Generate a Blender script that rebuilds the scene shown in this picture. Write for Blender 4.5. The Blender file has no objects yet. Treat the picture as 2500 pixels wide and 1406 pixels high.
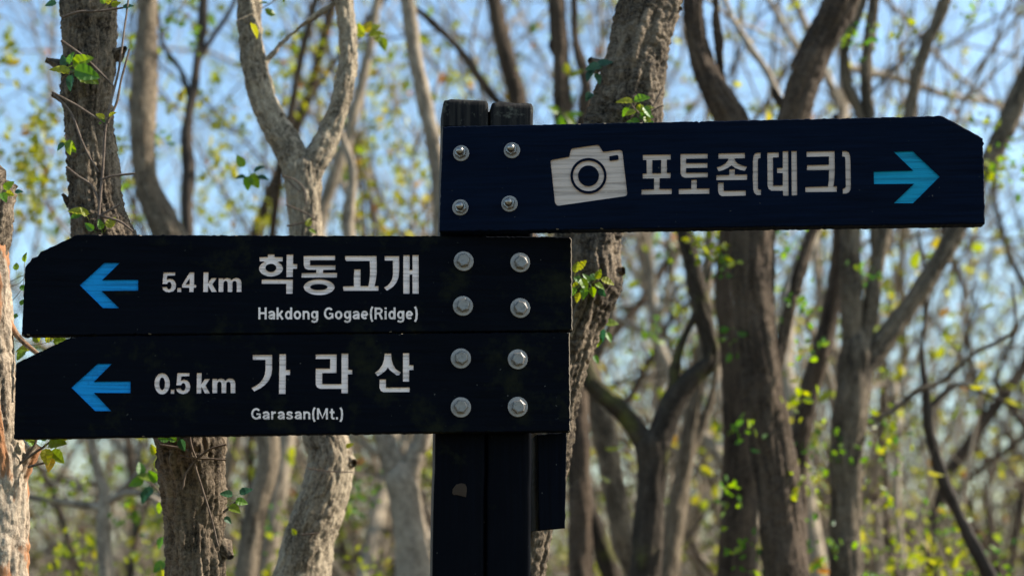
import bpy, bmesh, math, random
import numpy as np
from mathutils import Vector, Matrix

scene = bpy.context.scene
COL = scene.collection
PI = math.pi
R = math.radians

# ------------------------------------------------------------------ camera
CAM = np.array([0.0, -2.6, 1.6]); PITCH = R(10.0); LENS = 52.0
F = LENS / 36.0 * 2500.0
cam_d = bpy.data.cameras.new('camera'); cam = bpy.data.objects.new('camera', cam_d); COL.objects.link(cam)
cam.location = CAM; cam.rotation_euler = (PI/2 + PITCH, 0, 0)
cam_d.lens = LENS; cam_d.sensor_width = 36.0; cam_d.clip_start = 0.05; cam_d.clip_end = 60000
cam_d.dof.use_dof = True; cam_d.dof.focus_distance = 2.66; cam_d.dof.aperture_fstop = 2.4
scene.camera = cam

# ------------------------------------------------------------------ world, sun, exposure
SUN_AZ = R(10.0)     # measured from +x (right of the sign) towards +y (behind it)
SUN_EL = R(40.0)
world = bpy.data.worlds.new('World'); scene.world = world; world.use_nodes = True
wn = world.node_tree.nodes; wl = world.node_tree.links
sky = wn.new('ShaderNodeTexSky'); sky.sky_type = 'NISHITA'; sky.sun_disc = False
sky.sun_elevation = SUN_EL; sky.sun_rotation = PI/2 - SUN_AZ
sky.altitude = 400; sky.air_density = 1.0; sky.dust_density = 1.5; sky.ozone_density = 0.35
bg = wn['Background']; bg.inputs['Strength'].default_value = 0.135
tint = wn.new('ShaderNodeMix'); tint.data_type = 'RGBA'; tint.blend_type = 'MULTIPLY'; tint.inputs[0].default_value = 1.0
tint.inputs[7].default_value = (0.88, 1.0, 1.0, 1.0)      # white balance of the sky light
wl.new(sky.outputs[0], tint.inputs[6]); wl.new(tint.outputs[2], bg.inputs['Color'])
sun_d = bpy.data.lights.new('sun', 'SUN'); sun_d.energy = 5.0; sun_d.angle = R(0.53); sun_d.color = (1.0, 0.93, 0.82)
sun = bpy.data.objects.new('sun', sun_d); COL.objects.link(sun)
to_sun = Vector((math.cos(SUN_EL)*math.cos(SUN_AZ), math.cos(SUN_EL)*math.sin(SUN_AZ), math.sin(SUN_EL)))
sun.rotation_euler = to_sun.to_track_quat('Z', 'Y').to_euler(); sun.location = to_sun * 30
vs = scene.view_settings; vs.view_transform = 'Standard'; vs.look = 'None'; vs.gamma = 1.0; vs.use_curve_mapping = False
vs.exposure = 1.0
cy = scene.cycles; cy.max_bounces = 6; cy.diffuse_bounces = 3; cy.glossy_bounces = 2; cy.transmission_bounces = 3; cy.transparent_max_bounces = 4; cy.caustics_reflective = False; cy.caustics_refractive = False

# ------------------------------------------------------------------ helpers
def ray(x, y):
    a = (x-1250.0)/F; b = -(y-703.0)/F
    c, s = math.cos(PITCH), math.sin(PITCH)
    return np.array([a, c - b*s, s + b*c])
def at(x, y, Y):                       # the point seen at a photograph pixel, at distance Y behind the sign
    d = ray(x, y); t = (Y - CAM[1]) / d[1]
    return CAM + d*t
def mpp(Y):                            # metres per photograph pixel at that distance
    return (Y - CAM[1]) / math.cos(PITCH) / F

_rs = np.random.RandomState(7)
_perm = np.concatenate([_rs.permutation(256)]*3)
_grad = _rs.normal(size=(256, 3)); _grad /= np.linalg.norm(_grad, axis=1)[:, None]
def perlin(P):
    P = np.asarray(P, float); I = np.floor(P).astype(int); f = P - I; I &= 255
    u = f*f*f*(f*(f*6-15)+10); out = 0.0
    for dx in (0, 1):
        for dy in (0, 1):
            for dz in (0, 1):
                h = _perm[_perm[_perm[(I[:,0]+dx) & 255] + ((I[:,1]+dy) & 255)] + ((I[:,2]+dz) & 255)] & 255
                g = _grad[h]
                dot = g[:,0]*(f[:,0]-dx) + g[:,1]*(f[:,1]-dy) + g[:,2]*(f[:,2]-dz)
                w = (u[:,0] if dx else 1-u[:,0])*(u[:,1] if dy else 1-u[:,1])*(u[:,2] if dz else 1-u[:,2])
                out = out + w*dot
    return out

def mk_mesh(name, V, Q, smooth=True, attrs=None, mats=(), mat_idx=None):
    V = np.asarray(V, np.float32); Q = np.asarray(Q, np.int32)
    me = bpy.data.meshes.new(name)
    me.vertices.add(len(V)); me.vertices.foreach_set('co', V.ravel())
    k = Q.shape[1]
    me.loops.add(Q.size); me.loops.foreach_set('vertex_index', Q.ravel())
    me.polygons.add(len(Q))
    me.polygons.foreach_set('loop_start', np.arange(0, Q.size, k, dtype=np.int32))
    me.polygons.foreach_set('loop_total', np.full(len(Q), k, np.int32))
    if mat_idx is not None: me.polygons.foreach_set('material_index', np.asarray(mat_idx, np.int32))
    me.update(calc_edges=True)
    me.polygons.foreach_set('use_smooth', np.full(len(Q), smooth))
    for an, (typ, arr) in (attrs or {}).items():
        a = me.attributes.new(an, typ, 'POINT')
        a.data.foreach_set('vector' if typ == 'FLOAT_VECTOR' else 'value', np.asarray(arr, np.float32).ravel())
    for m in mats: me.materials.append(m)
    return me
def link(name, data, parent=None, loc=(0, 0, 0)):
    o = bpy.data.objects.new(name, data); COL.objects.link(o); o.location = loc
    if parent is not None: o.parent = parent
    return o
def tag(o, label=None, cat=None, group=None, kind=None):
    if label: o['label'] = label
    if cat: o['category'] = cat
    if group: o['group'] = group
    if kind: o['kind'] = kind
    return o

def spline(pts, step):
    """Catmull-Rom through rows (x,y,z,r), resampled roughly every `step` metres."""
    P = np.asarray(pts, float); n = len(P)
    E = np.vstack([2*P[0]-P[1], P, 2*P[-1]-P[-2]])
    out = []
    for i in range(n-1):
        p0, p1, p2, p3 = E[i], E[i+1], E[i+2], E[i+3]
        k = max(2, int(np.linalg.norm(p2[:3]-p1[:3])/step))
        t = np.linspace(0, 1, k, endpoint=False)[:, None]
        out.append(0.5*((2*p1) + (-p0+p2)*t + (2*p0-5*p1+4*p2-p3)*t*t + (-p0+3*p1-3*p2+p3)*t**3))
    out.append(P[-1:])
    return np.vstack(out)
def tube(S, sides, disp=None, seed=0.0):
    """S rows (x,y,z,r). disp(unit_circle, length, r) -> radial offset. Returns V, Q, bark coordinates."""
    C = S[:, :3]; r = np.maximum(S[:, 3], 1e-4); n = len(C)
    T = np.gradient(C, axis=0); T /= np.linalg.norm(T, axis=1)[:, None] + 1e-9
    up = np.array([0.0, 1.0, 0.15]); N = np.empty_like(C)
    v = up
    for i in range(n):
        v = v - T[i]*np.dot(v, T[i]); v = v/(np.linalg.norm(v)+1e-9); N[i] = v
    B = np.cross(T, N)
    L = np.concatenate([[0], np.cumsum(np.linalg.norm(np.diff(C, axis=0), axis=1))])
    th = np.linspace(0, 2*PI, sides, endpoint=False); ct, st = np.cos(th), np.sin(th)
    rr = np.repeat(r[:, None], sides, 1)
    rm = np.median(r)
    co = np.stack([np.broadcast_to(ct*rm, rr.shape), np.broadcast_to(st*rm, rr.shape), np.broadcast_to(L[:, None], rr.shape)], -1)
    co = co + seed
    if disp is not None:
        rr = rr + disp(co.reshape(-1, 3)).reshape(rr.shape) * np.minimum(1.0, rr/ (rm*0.6))
    V = C[:, None, :] + rr[..., None]*(ct[None, :, None]*N[:, None, :] + st[None, :, None]*B[:, None, :])
    i = np.arange(n-1)[:, None]*sides; j = np.arange(sides)[None, :]; j2 = (j+1) % sides
    Q = np.stack([i+j, i+j2, i+sides+j2, i+sides+j], -1).reshape(-1, 4)
    return V.reshape(-1, 3), Q, co.reshape(-1, 3)
class Bag:                              # collects quads for one mesh
    def __init__(s): s.V = []; s.Q = []; s.C = []; s.n = 0
    def add(s, V, Q, C):
        s.V.append(V); s.Q.append(Q + s.n); s.C.append(C); s.n += len(V)
    def mesh(s, name, mat, base=(0, 0, 0), typ='FLOAT_VECTOR', an='bark_co', smooth=True):
        return mk_mesh(name, np.vstack(s.V) - np.asarray(base), np.vstack(s.Q), smooth, {an: (typ, np.concatenate(s.C))}, [mat])

# ------------------------------------------------------------------ materials
def new_mat(name):
    m = bpy.data.materials.new(name); m.use_nodes = True
    nt = m.node_tree; b = nt.nodes['Principled BSDF']
    return m, nt, b
def nd(nt, t, **kw):
    n = nt.nodes.new(t)
    for k, v in kw.items():
        if k.startswith('i_'): n.inputs[k[2:].replace('_', ' ')].default_value = v
        else: setattr(n, k, v)
    return n
def ramp(nt, src, stops):
    r = nd(nt, 'ShaderNodeValToRGB'); e = r.color_ramp.elements
    while len(e) < len(stops): e.new(0.5)
    for el, (p, c) in zip(e, stops): el.position = p; el.color = (*c, 1) if len(c) == 3 else c
    nt.links.new(src, r.inputs['Fac']); return r.outputs['Color']
def mixc(nt, fac, a, b, mode='MIX'):
    n = nd(nt, 'ShaderNodeMix', data_type='RGBA', blend_type=mode)
    for s, v in ((n.inputs[0], fac), (n.inputs[6], a), (n.inputs[7], b)):
        if hasattr(v, 'links') or hasattr(v, 'is_output'): nt.links.new(v, s)
        elif isinstance(v, tuple): s.default_value = (*v, 1)
        else: s.default_value = v
    return n.outputs[2]

def bark_mat(name, dark, mid, light, rough_scale=1.0, moss=0.0, peel=None, bump=0.6, stretch=0.22):
    m, nt, b = new_mat(name)
    at_ = nd(nt, 'ShaderNodeAttribute', attribute_name='bark_co')
    mp = nd(nt, 'ShaderNodeMapping'); mp.inputs['Scale'].default_value = (1, 1, stretch)
    nt.links.new(at_.outputs['Vector'], mp.inputs['Vector'])
    n1 = nd(nt, 'ShaderNodeTexNoise'); n1.inputs['Scale'].default_value = 60*rough_scale; n1.inputs['Detail'].default_value = 8; n1.inputs['Roughness'].default_value = 0.65; n1.inputs['Distortion'].default_value = 0.4
    nt.links.new(mp.outputs[0], n1.inputs['Vector'])
    n2 = nd(nt, 'ShaderNodeTexNoise'); n2.inputs['Scale'].default_value = 9*rough_scale; n2.inputs['Detail'].default_value = 5
    nt.links.new(at_.outputs['Vector'], n2.inputs['Vector'])
    n3 = nd(nt, 'ShaderNodeTexNoise'); n3.inputs['Scale'].default_value = 160*rough_scale; n3.inputs['Detail'].default_value = 6; n3.inputs['Roughness'].default_value = 0.7
    nt.links.new(at_.outputs['Vector'], n3.inputs['Vector'])
    c = ramp(nt, n1.outputs['Fac'], [(0.40, dark), (0.5, mid), (0.61, light)])
    c = mixc(nt, ramp(nt, n2.outputs['Fac'], [(0.46, (0, 0, 0)), (0.60, (1, 1, 1))]), c, mixc(nt, 0.5, c, light))
    c = mixc(nt, ramp(nt, n2.outputs['Fac'], [(0.36, (0.6,)*3), (0.46, (0, 0, 0))]), c, dark)
    c = mixc(nt, 0.42, c, ramp(nt, n3.outputs['Fac'], [(0.40, dark), (0.60, light)]))
    if moss:
        n4 = nd(nt, 'ShaderNodeTexNoise'); n4.inputs['Scale'].default_value = 5; n4.inputs['Detail'].default_value = 6
        nt.links.new(at_.outputs['Vector'], n4.inputs['Vector'])
        c = mixc(nt, ramp(nt, n4.outputs['Fac'], [(0.62-moss*0.3, (0, 0, 0)), (0.75-moss*0.3, (1, 1, 1))]), c, (0.10, 0.10, 0.02))
    if peel:
        n5 = nd(nt, 'ShaderNodeTexNoise'); n5.inputs['Scale'].default_value = 11; n5.inputs['Detail'].default_value = 7; n5.inputs['Distortion'].default_value = 0.6
        mp5 = nd(nt, 'ShaderNodeMapping'); mp5.inputs['Scale'].default_value = (1, 1, 0.35)
        nt.links.new(at_.outputs['Vector'], mp5.inputs['Vector']); nt.links.new(mp5.outputs[0], n5.inputs['Vector'])
        c = mixc(nt, ramp(nt, n5.outputs['Fac'], [(0.5, (0, 0, 0)), (0.53, (1, 1, 1))]), c, peel)
    nt.links.new(c, b.inputs['Base Color']); b.inputs['Roughness'].default_value = 0.9
    b.inputs['Specular IOR Level'].default_value = 0.2
    bp = nd(nt, 'ShaderNodeBump'); bp.inputs['Strength'].default_value = bump; bp.inputs['Distance'].default_value = 0.010
    ad = nd(nt, 'ShaderNodeMath', operation='MULTIPLY_ADD'); ad.inputs[1].default_value = 0.45
    nt.links.new(n3.outputs['Fac'], ad.inputs[0]); nt.links.new(n1.outputs['Fac'], ad.inputs[2])
    nt.links.new(ad.outputs[0], bp.inputs['Height']); nt.links.new(bp.outputs[0], b.inputs['Normal'])
    return m
M = {}
M['bark_furrowed'] = bark_mat('bark_furrowed', (0.008, 0.0055, 0.004), (0.070, 0.050, 0.034), (0.29, 0.22, 0.15), 1.1, stretch=0.2, bump=1.0)
M['bark_grey'] = bark_mat('bark_grey', (0.020, 0.014, 0.010), (0.115, 0.085, 0.057), (0.33, 0.255, 0.172), 0.9, stretch=0.3, bump=0.9)
M['bark_peeling'] = bark_mat('bark_peeling', (0.06, 0.04, 0.025), (0.30, 0.22, 0.15), (0.52, 0.42, 0.31), 1.0, peel=(0.34, 0.16, 0.075))
M['bark_brown'] = bark_mat('bark_brown', (0.008, 0.0055, 0.004), (0.042, 0.028, 0.019), (0.15, 0.105, 0.07), 0.7, stretch=0.12, bump=1.0)
M['bark_mossy'] = bark_mat('bark_mossy', (0.010, 0.0075, 0.005), (0.036, 0.026, 0.018), (0.085, 0.064, 0.045), 0.8, moss=0.3)
M['bark_mottled'] = bark_mat('bark_mottled', (0.05, 0.036, 0.025), (0.27, 0.21, 0.14), (0.58, 0.47, 0.33), 1.1, stretch=0.45, bump=1.0)
M['bark_dim'] = bark_mat('bark_dim', (0.012, 0.009, 0.007), (0.075, 0.055, 0.038), (0.26, 0.20, 0.135), 0.8, stretch=0.2, bump=1.0)
M['bark_pale'] = bark_mat('bark_pale', (0.09, 0.068, 0.048), (0.26, 0.205, 0.145), (0.44, 0.36, 0.265), 0.6, stretch=0.5, bump=0.3)
M['bark_dark'] = bark_mat('bark_dark', (0.02, 0.016, 0.013), (0.05, 0.038, 0.03), (0.09, 0.07, 0.055), 0.8, bump=0.3)
M['twig'] = bark_mat('twig', (0.06, 0.04, 0.03), (0.14, 0.10, 0.075), (0.22, 0.17, 0.13), 1.0, bump=0.1)

def leaf_mat(name, stops, trans=0.5):
    """Leaf colour picked by the leaf's own 'tint' value; light passes through the blade."""
    m = bpy.data.materials.new(name); m.use_nodes = True; nt = m.node_tree
    b = nt.nodes['Principled BSDF']; out = nt.nodes['Material Output']
    a = nd(nt, 'ShaderNodeAttribute', attribute_name='tint')
    c = ramp(nt, a.outputs['Fac'], stops)
    nt.links.new(c, b.inputs['Base Color']); b.inputs['Roughness'].default_value = 0.45
    tr = nd(nt, 'ShaderNodeBsdfTranslucent')
    hs = nd(nt, 'ShaderNodeHueSaturation'); hs.inputs['Value'].default_value = 1.9; hs.inputs['Saturation'].default_value = 1.1; hs.inputs['Hue'].default_value = 0.49
    nt.links.new(c, hs.inputs['Color']); nt.links.new(hs.outputs[0], tr.inputs['Color'])
    mx = nd(nt, 'ShaderNodeMixShader'); mx.inputs[0].default_value = trans
    nt.links.new(b.outputs[0], mx.inputs[1]); nt.links.new(tr.outputs[0], mx.inputs[2]); nt.links.new(mx.outputs[0], out.inputs['Surface'])
    return m
M['leaf_green'] = leaf_mat('leaf_green', [(0.0, (0.04, 0.12, 0.018)), (0.5, (0.10, 0.21, 0.02)), (1.0, (0.22, 0.30, 0.02))])
M['leaf_dark'] = leaf_mat('leaf_dark', [(0.0, (0.015, 0.06, 0.03)), (1.0, (0.03, 0.09, 0.03))], 0.3)
M['leaf_yellow'] = leaf_mat('leaf_yellow', [(0.0, (0.13, 0.19, 0.015)), (0.6, (0.26, 0.27, 0.015)), (1.0, (0.40, 0.27, 0.02))])
M['leaf_wood'] = leaf_mat('leaf_wood', [(0.0, (0.035, 0.10, 0.02)), (0.4, (0.15, 0.20, 0.022)), (0.82, (0.27, 0.26, 0.028)), (0.95, (0.28, 0.20, 0.03)), (1.0, (0.24, 0.11, 0.03))], 0.5)

def paint_mat(name, col, algae=(0.019, 0.020, 0.009), amt=0.0, axis=0):
    m, nt, b = new_mat(name)
    tc = nd(nt, 'ShaderNodeTexCoord'); mp = nd(nt, 'ShaderNodeMapping')
    mp.inputs['Scale'].default_value = (5, 60, 160) if axis == 0 else (160, 60, 5)
    nt.links.new(tc.outputs['Object'], mp.inputs['Vector'])
    g = nd(nt, 'ShaderNodeTexNoise'); g.inputs['Scale'].default_value = 1.0; g.inputs['Detail'].default_value = 6; g.inputs['Roughness'].default_value = 0.65
    nt.links.new(mp.outputs[0], g.inputs['Vector'])
    s = nd(nt, 'ShaderNodeTexNoise'); s.inputs['Scale'].default_value = 9; s.inputs['Detail'].default_value = 9; s.inputs['Roughness'].default_value = 0.7
    nt.links.new(tc.outputs['Object'], s.inputs['Vector'])
    c = mixc(nt, ramp(nt, g.outputs['Fac'], [(0.3, (0, 0, 0)), (0.75, (1, 1, 1))]), tuple(x*0.55 for x in col), tuple(x*1.7 for x in col))
    fd = nd(nt, 'ShaderNodeTexNoise'); fd.inputs['Scale'].default_value = 2.2; fd.inputs['Detail'].default_value = 5
    nt.links.new(tc.outputs['Object'], fd.inputs['Vector'])
    c = mixc(nt, ramp(nt, fd.outputs['Fac'], [(0.45, (0, 0, 0)), (0.7, (0.6,)*3)]), c, tuple(x*1.5+0.0004 for x in col))   # faded paint
    if amt:
        c = mixc(nt, ramp(nt, s.outputs['Fac'], [(0.66-amt*0.25, (0, 0, 0)), (0.88-amt*0.2, (1, 1, 1))]), c, algae)
    w = nd(nt, 'ShaderNodeTexNoise'); w.inputs['Scale'].default_value = 140; w.inputs['Detail'].default_value = 3
    nt.links.new(tc.outputs['Object'], w.inputs['Vector'])
    c = mixc(nt, ramp(nt, w.outputs['Fac'], [(0.745, (0, 0, 0)), (0.77, (1, 1, 1))]), c, (0.09, 0.085, 0.075))
    mq = nd(nt, 'ShaderNodeMapping'); mq.inputs['Scale'].default_value = (14, 14, 90); mq.inputs['Rotation'].default_value = (0, 0.25, 0)
    nt.links.new(tc.outputs['Object'], mq.inputs['Vector'])
    sc = nd(nt, 'ShaderNodeTexNoise'); sc.inputs['Scale'].default_value = 1.0; sc.inputs['Detail'].default_value = 8; sc.inputs['Roughness'].default_value = 0.8
    nt.links.new(mq.outputs[0], sc.inputs['Vector'])
    c = mixc(nt, ramp(nt, sc.outputs['Fac'], [(0.64, (0, 0, 0)), (0.72, (0.7,)*3)]), c, tuple(x*2.5+0.004 for x in col))
    nt.links.new(c, b.inputs['Base Color'])
    nt.links.new(ramp(nt, s.outputs['Fac'], [(0.3, (0.6,)*3), (0.7, (0.8,)*3)]), b.inputs['Roughness'])
    b.inputs['Specular IOR Level'].default_value = 0.045
    bp = nd(nt, 'ShaderNodeBump'); bp.inputs['Strength'].default_value = 0.35; bp.inputs['Distance'].default_value = 0.0015
    nt.links.new(g.outputs['Fac'], bp.inputs['Height']); nt.links.new(bp.outputs[0], b.inputs['Normal'])
    return m
def carved_mat(name, col, dirt, ridges, grime=0.8):
    m, nt, b = new_mat(name)
    tc = nd(nt, 'ShaderNodeTexCoord'); mp = nd(nt, 'ShaderNodeMapping'); mp.inputs['Scale'].default_value = (6, 6, ridges)
    nt.links.new(tc.outputs['Object'], mp.inputs['Vector'])
    g = nd(nt, 'ShaderNodeTexNoise'); g.inputs['Scale'].default_value = 1.0; g.inputs['Detail'].default_value = 5; g.inputs['Roughness'].default_value = 0.6
    nt.links.new(mp.outputs[0], g.inputs['Vector'])
    s = nd(nt, 'ShaderNodeTexNoise'); s.inputs['Scale'].default_value = 70; s.inputs['Detail'].default_value = 8; s.inputs['Roughness'].default_value = 0.75
    nt.links.new(tc.outputs['Object'], s.inputs['Vector'])
    c = mixc(nt, ramp(nt, g.outputs['Fac'], [(0.36, (1, 1, 1)), (0.52, (0, 0, 0))]), col, tuple(x*0.6 for x in col))
    c = mixc(nt, ramp(nt, s.outputs['Fac'], [(0.57, (0, 0, 0)), (0.70, (1, 1, 1))]), c, dirt)
    st = nd(nt, 'ShaderNodeTexNoise'); st.inputs['Scale'].default_value = 24; st.inputs['Detail'].default_value = 9; st.inputs['Roughness'].default_value = 0.75
    nt.links.new(tc.outputs['Object'], st.inputs['Vector'])
    c = mixc(nt, ramp(nt, st.outputs['Fac'], [(0.60, (0, 0, 0)), (0.76, (grime,)*3)]), c, tuple(x*0.22 for x in col))
    nt.links.new(c, b.inputs['Base Color']); b.inputs['Roughness'].default_value = 0.7; b.inputs['Specular IOR Level'].default_value = 0.2
    bp = nd(nt, 'ShaderNodeBump'); bp.inputs['Strength'].default_value = 0.8; bp.inputs['Distance'].default_value = 0.002
    nt.links.new(g.outputs['Fac'], bp.inputs['Height']); nt.links.new(bp.outputs[0], b.inputs['Normal'])
    return m
M['navy_new'] = paint_mat('navy_new', (0.0014, 0.0042, 0.0125), amt=0.0)
M['navy_old'] = paint_mat('navy_old', (0.0012, 0.0020, 0.0042), amt=0.5)
M['navy_post'] = paint_mat('navy_post', (0.0010, 0.0015, 0.0030), amt=0.2, axis=2)
M['navy_side'] = paint_mat('navy_side', (0.0010, 0.0018, 0.0042), amt=0.0, axis=2)
M['white_old'] = carved_mat('white_old', (0.90, 0.75, 0.68), (0.46, 0.38, 0.30), 260)
M['white_new'] = carved_mat('white_new', (0.62, 0.49, 0.41), (0.52, 0.42, 0.34), 170, 0.25)
M['blue_old'] = carved_mat('blue_old', (0.003, 0.27, 0.62), (0.003, 0.15, 0.36), 200, 0.95)
M['blue_new'] = carved_mat('blue_new', (0.003, 0.29, 0.46), (0.004, 0.22, 0.36), 170, 0.2)

def metal_mat(name, col, rough, metal):
    m, nt, b = new_mat(name)
    tc = nd(nt, 'ShaderNodeTexCoord'); s = nd(nt, 'ShaderNodeTexNoise'); s.inputs['Scale'].default_value = 180; s.inputs['Detail'].default_value = 6
    nt.links.new(tc.outputs['Object'], s.inputs['Vector'])
    nt.links.new(mixc(nt, ramp(nt, s.outputs['Fac'], [(0.52, (0, 0, 0)), (0.72, (1, 1, 1))]), col, tuple(x*0.62 for x in col)), b.inputs['Base Color'])
    b.inputs['Roughness'].default_value = rough; b.inputs['Metallic'].default_value = metal
    bp = nd(nt, 'ShaderNodeBump'); bp.inputs['Strength'].default_value = 0.15; bp.inputs['Distance'].default_value = 0.001
    nt.links.new(s.outputs['Fac'], bp.inputs['Height']); nt.links.new(bp.outputs[0], b.inputs['Normal'])
    return m
M['zinc'] = metal_mat('zinc', (0.31, 0.28, 0.255), 0.5, 0.3)
M['zinc_dark'] = metal_mat('zinc_dark', (0.22, 0.20, 0.18), 0.42, 0.45)
M['steel'] = metal_mat('steel', (0.30, 0.275, 0.25), 0.3, 0.95)
M['raw_wood'] = bark_mat('raw_wood', (0.014, 0.009, 0.006), (0.045, 0.028, 0.018), (0.085, 0.056, 0.038), 1.5)
M['worn_lit_edge'] = bark_mat('worn_lit_edge', (0.05, 0.04, 0.03), (0.17, 0.135, 0.10), (0.34, 0.28, 0.21), 1.5)  # bare wood of rubbed arrises, also paints the sunlit rim at right ends

m, nt, b = new_mat('weathered_timber')
tc = nd(nt, 'ShaderNodeTexCoord'); mp = nd(nt, 'ShaderNodeMapping'); mp.inputs['Scale'].default_value = (90, 90, 5)
nt.links.new(tc.outputs['Object'], mp.inputs['Vector'])
g = nd(nt, 'ShaderNodeTexNoise'); g.inputs['Scale'].default_value = 1; g.inputs['Detail'].default_value = 6
nt.links.new(mp.outputs[0], g.inputs['Vector'])
s = nd(nt, 'ShaderNodeTexNoise'); s.inputs['Scale'].default_value = 42; s.inputs['Detail'].default_value = 8; s.inputs['Roughness'].default_value = 0.7
nt.links.new(tc.outputs['Object'], s.inputs['Vector'])
c = ramp(nt, g.outputs['Fac'], [(0.42, (0.002, 0.002, 0.003)), (0.62, (0.022, 0.019, 0.016))])
c = mixc(nt, ramp(nt, s.outputs['Fac'], [(0.56, (0, 0, 0)), (0.68, (0.8,)*3)]), c, (0.10, 0.096, 0.072))
nt.links.new(c, b.inputs['Base Color']); b.inputs['Roughness'].default_value = 0.85; b.inputs['Specular IOR Level'].default_value = 0.2
bp = nd(nt, 'ShaderNodeBump'); bp.inputs['Strength'].default_value = 0.6; bp.inputs['Distance'].default_value = 0.002
nt.links.new(g.outputs['Fac'], bp.inputs['Height']); nt.links.new(bp.outputs[0], b.inputs['Normal'])
M['weathered'] = m
m, nt, b = new_mat('bare_timber')
tc = nd(nt, 'ShaderNodeTexCoord'); mp = nd(nt, 'ShaderNodeMapping'); mp.inputs['Scale'].default_value = (120, 120, 6)
nt.links.new(tc.outputs['Object'], mp.inputs['Vector'])
g = nd(nt, 'ShaderNodeTexNoise'); g.inputs['Scale'].default_value = 1; g.inputs['Detail'].default_value = 6
nt.links.new(mp.outputs[0], g.inputs['Vector'])
nt.links.new(ramp(nt, g.outputs['Fac'], [(0.3, (0.03, 0.025, 0.021)), (0.7, (0.12, 0.10, 0.08))]), b.inputs['Base Color']); b.inputs['Roughness'].default_value = 0.9
M['bare'] = m

m, nt, b = new_mat('forest_floor')
tc = nd(nt, 'ShaderNodeTexCoord'); n1 = nd(nt, 'ShaderNodeTexNoise'); n1.inputs['Scale'].default_value = 6; n1.inputs['Detail'].default_value = 10; n1.inputs['Roughness'].default_value = 0.75
nt.links.new(tc.outputs['Object'], n1.inputs['Vector'])
n2 = nd(nt, 'ShaderNodeTexNoise'); n2.inputs['Scale'].default_value = 0.15; n2.inputs['Detail'].default_value = 6
nt.links.new(tc.outputs['Object'], n2.inputs['Vector'])
c = ramp(nt, n1.outputs['Fac'], [(0.35, (0.05, 0.035, 0.022)), (0.55, (0.15, 0.105, 0.06)), (0.7, (0.24, 0.18, 0.11))])
c = mixc(nt, ramp(nt, n2.outputs['Fac'], [(0.5, (0, 0, 0)), (0.65, (1, 1, 1))]), c, (0.07, 0.09, 0.03))
nt.links.new(c, b.inputs['Base Color']); b.inputs['Roughness'].default_value = 0.95
bp = nd(nt, 'ShaderNodeBump'); bp.inputs['Strength'].default_value = 1.0; bp.inputs['Distance'].default_value = 0.05
nt.links.new(n1.outputs['Fac'], bp.inputs['Height']); nt.links.new(bp.outputs[0], b.inputs['Normal'])
M['floor'] = m

# ------------------------------------------------------------------ ground: a ridge top that falls away behind the sign
def ground_z(x, y):
    x = np.asarray(x, float); y = np.asarray(y, float)
    d = np.maximum(0.0, y - 0.6)
    drop = -0.20*d*np.minimum(1.0, d/4.0)
    drop = -60*(1-np.exp(drop/60.0))
    return drop + 0.06*perlin(np.stack([x*0.8, y*0.8, x*0+3.3], -1).reshape(-1, 3)).reshape(x.shape)
rad = np.concatenate([np.linspace(0.0, 12, 50), np.geomspace(12.6, 40000, 60)])
ang = np.linspace(0, 2*PI, 96, endpoint=False)
gx = rad[:, None]*np.cos(ang); gy = rad[:, None]*np.sin(ang)
gz = ground_z(gx, gy)
n = len(ang); i = np.arange(len(rad)-1)[:, None]*n; j = np.arange(n)[None, :]; j2 = (j+1) % n
Q = np.stack([i+j, i+n+j, i+n+j2, i+j2], -1).reshape(-1, 4)
tag(link('ground', mk_mesh('ground', np.stack([gx, gy, gz], -1).reshape(-1, 3), Q, True, None, [M['floor']])), kind='structure')

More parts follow.
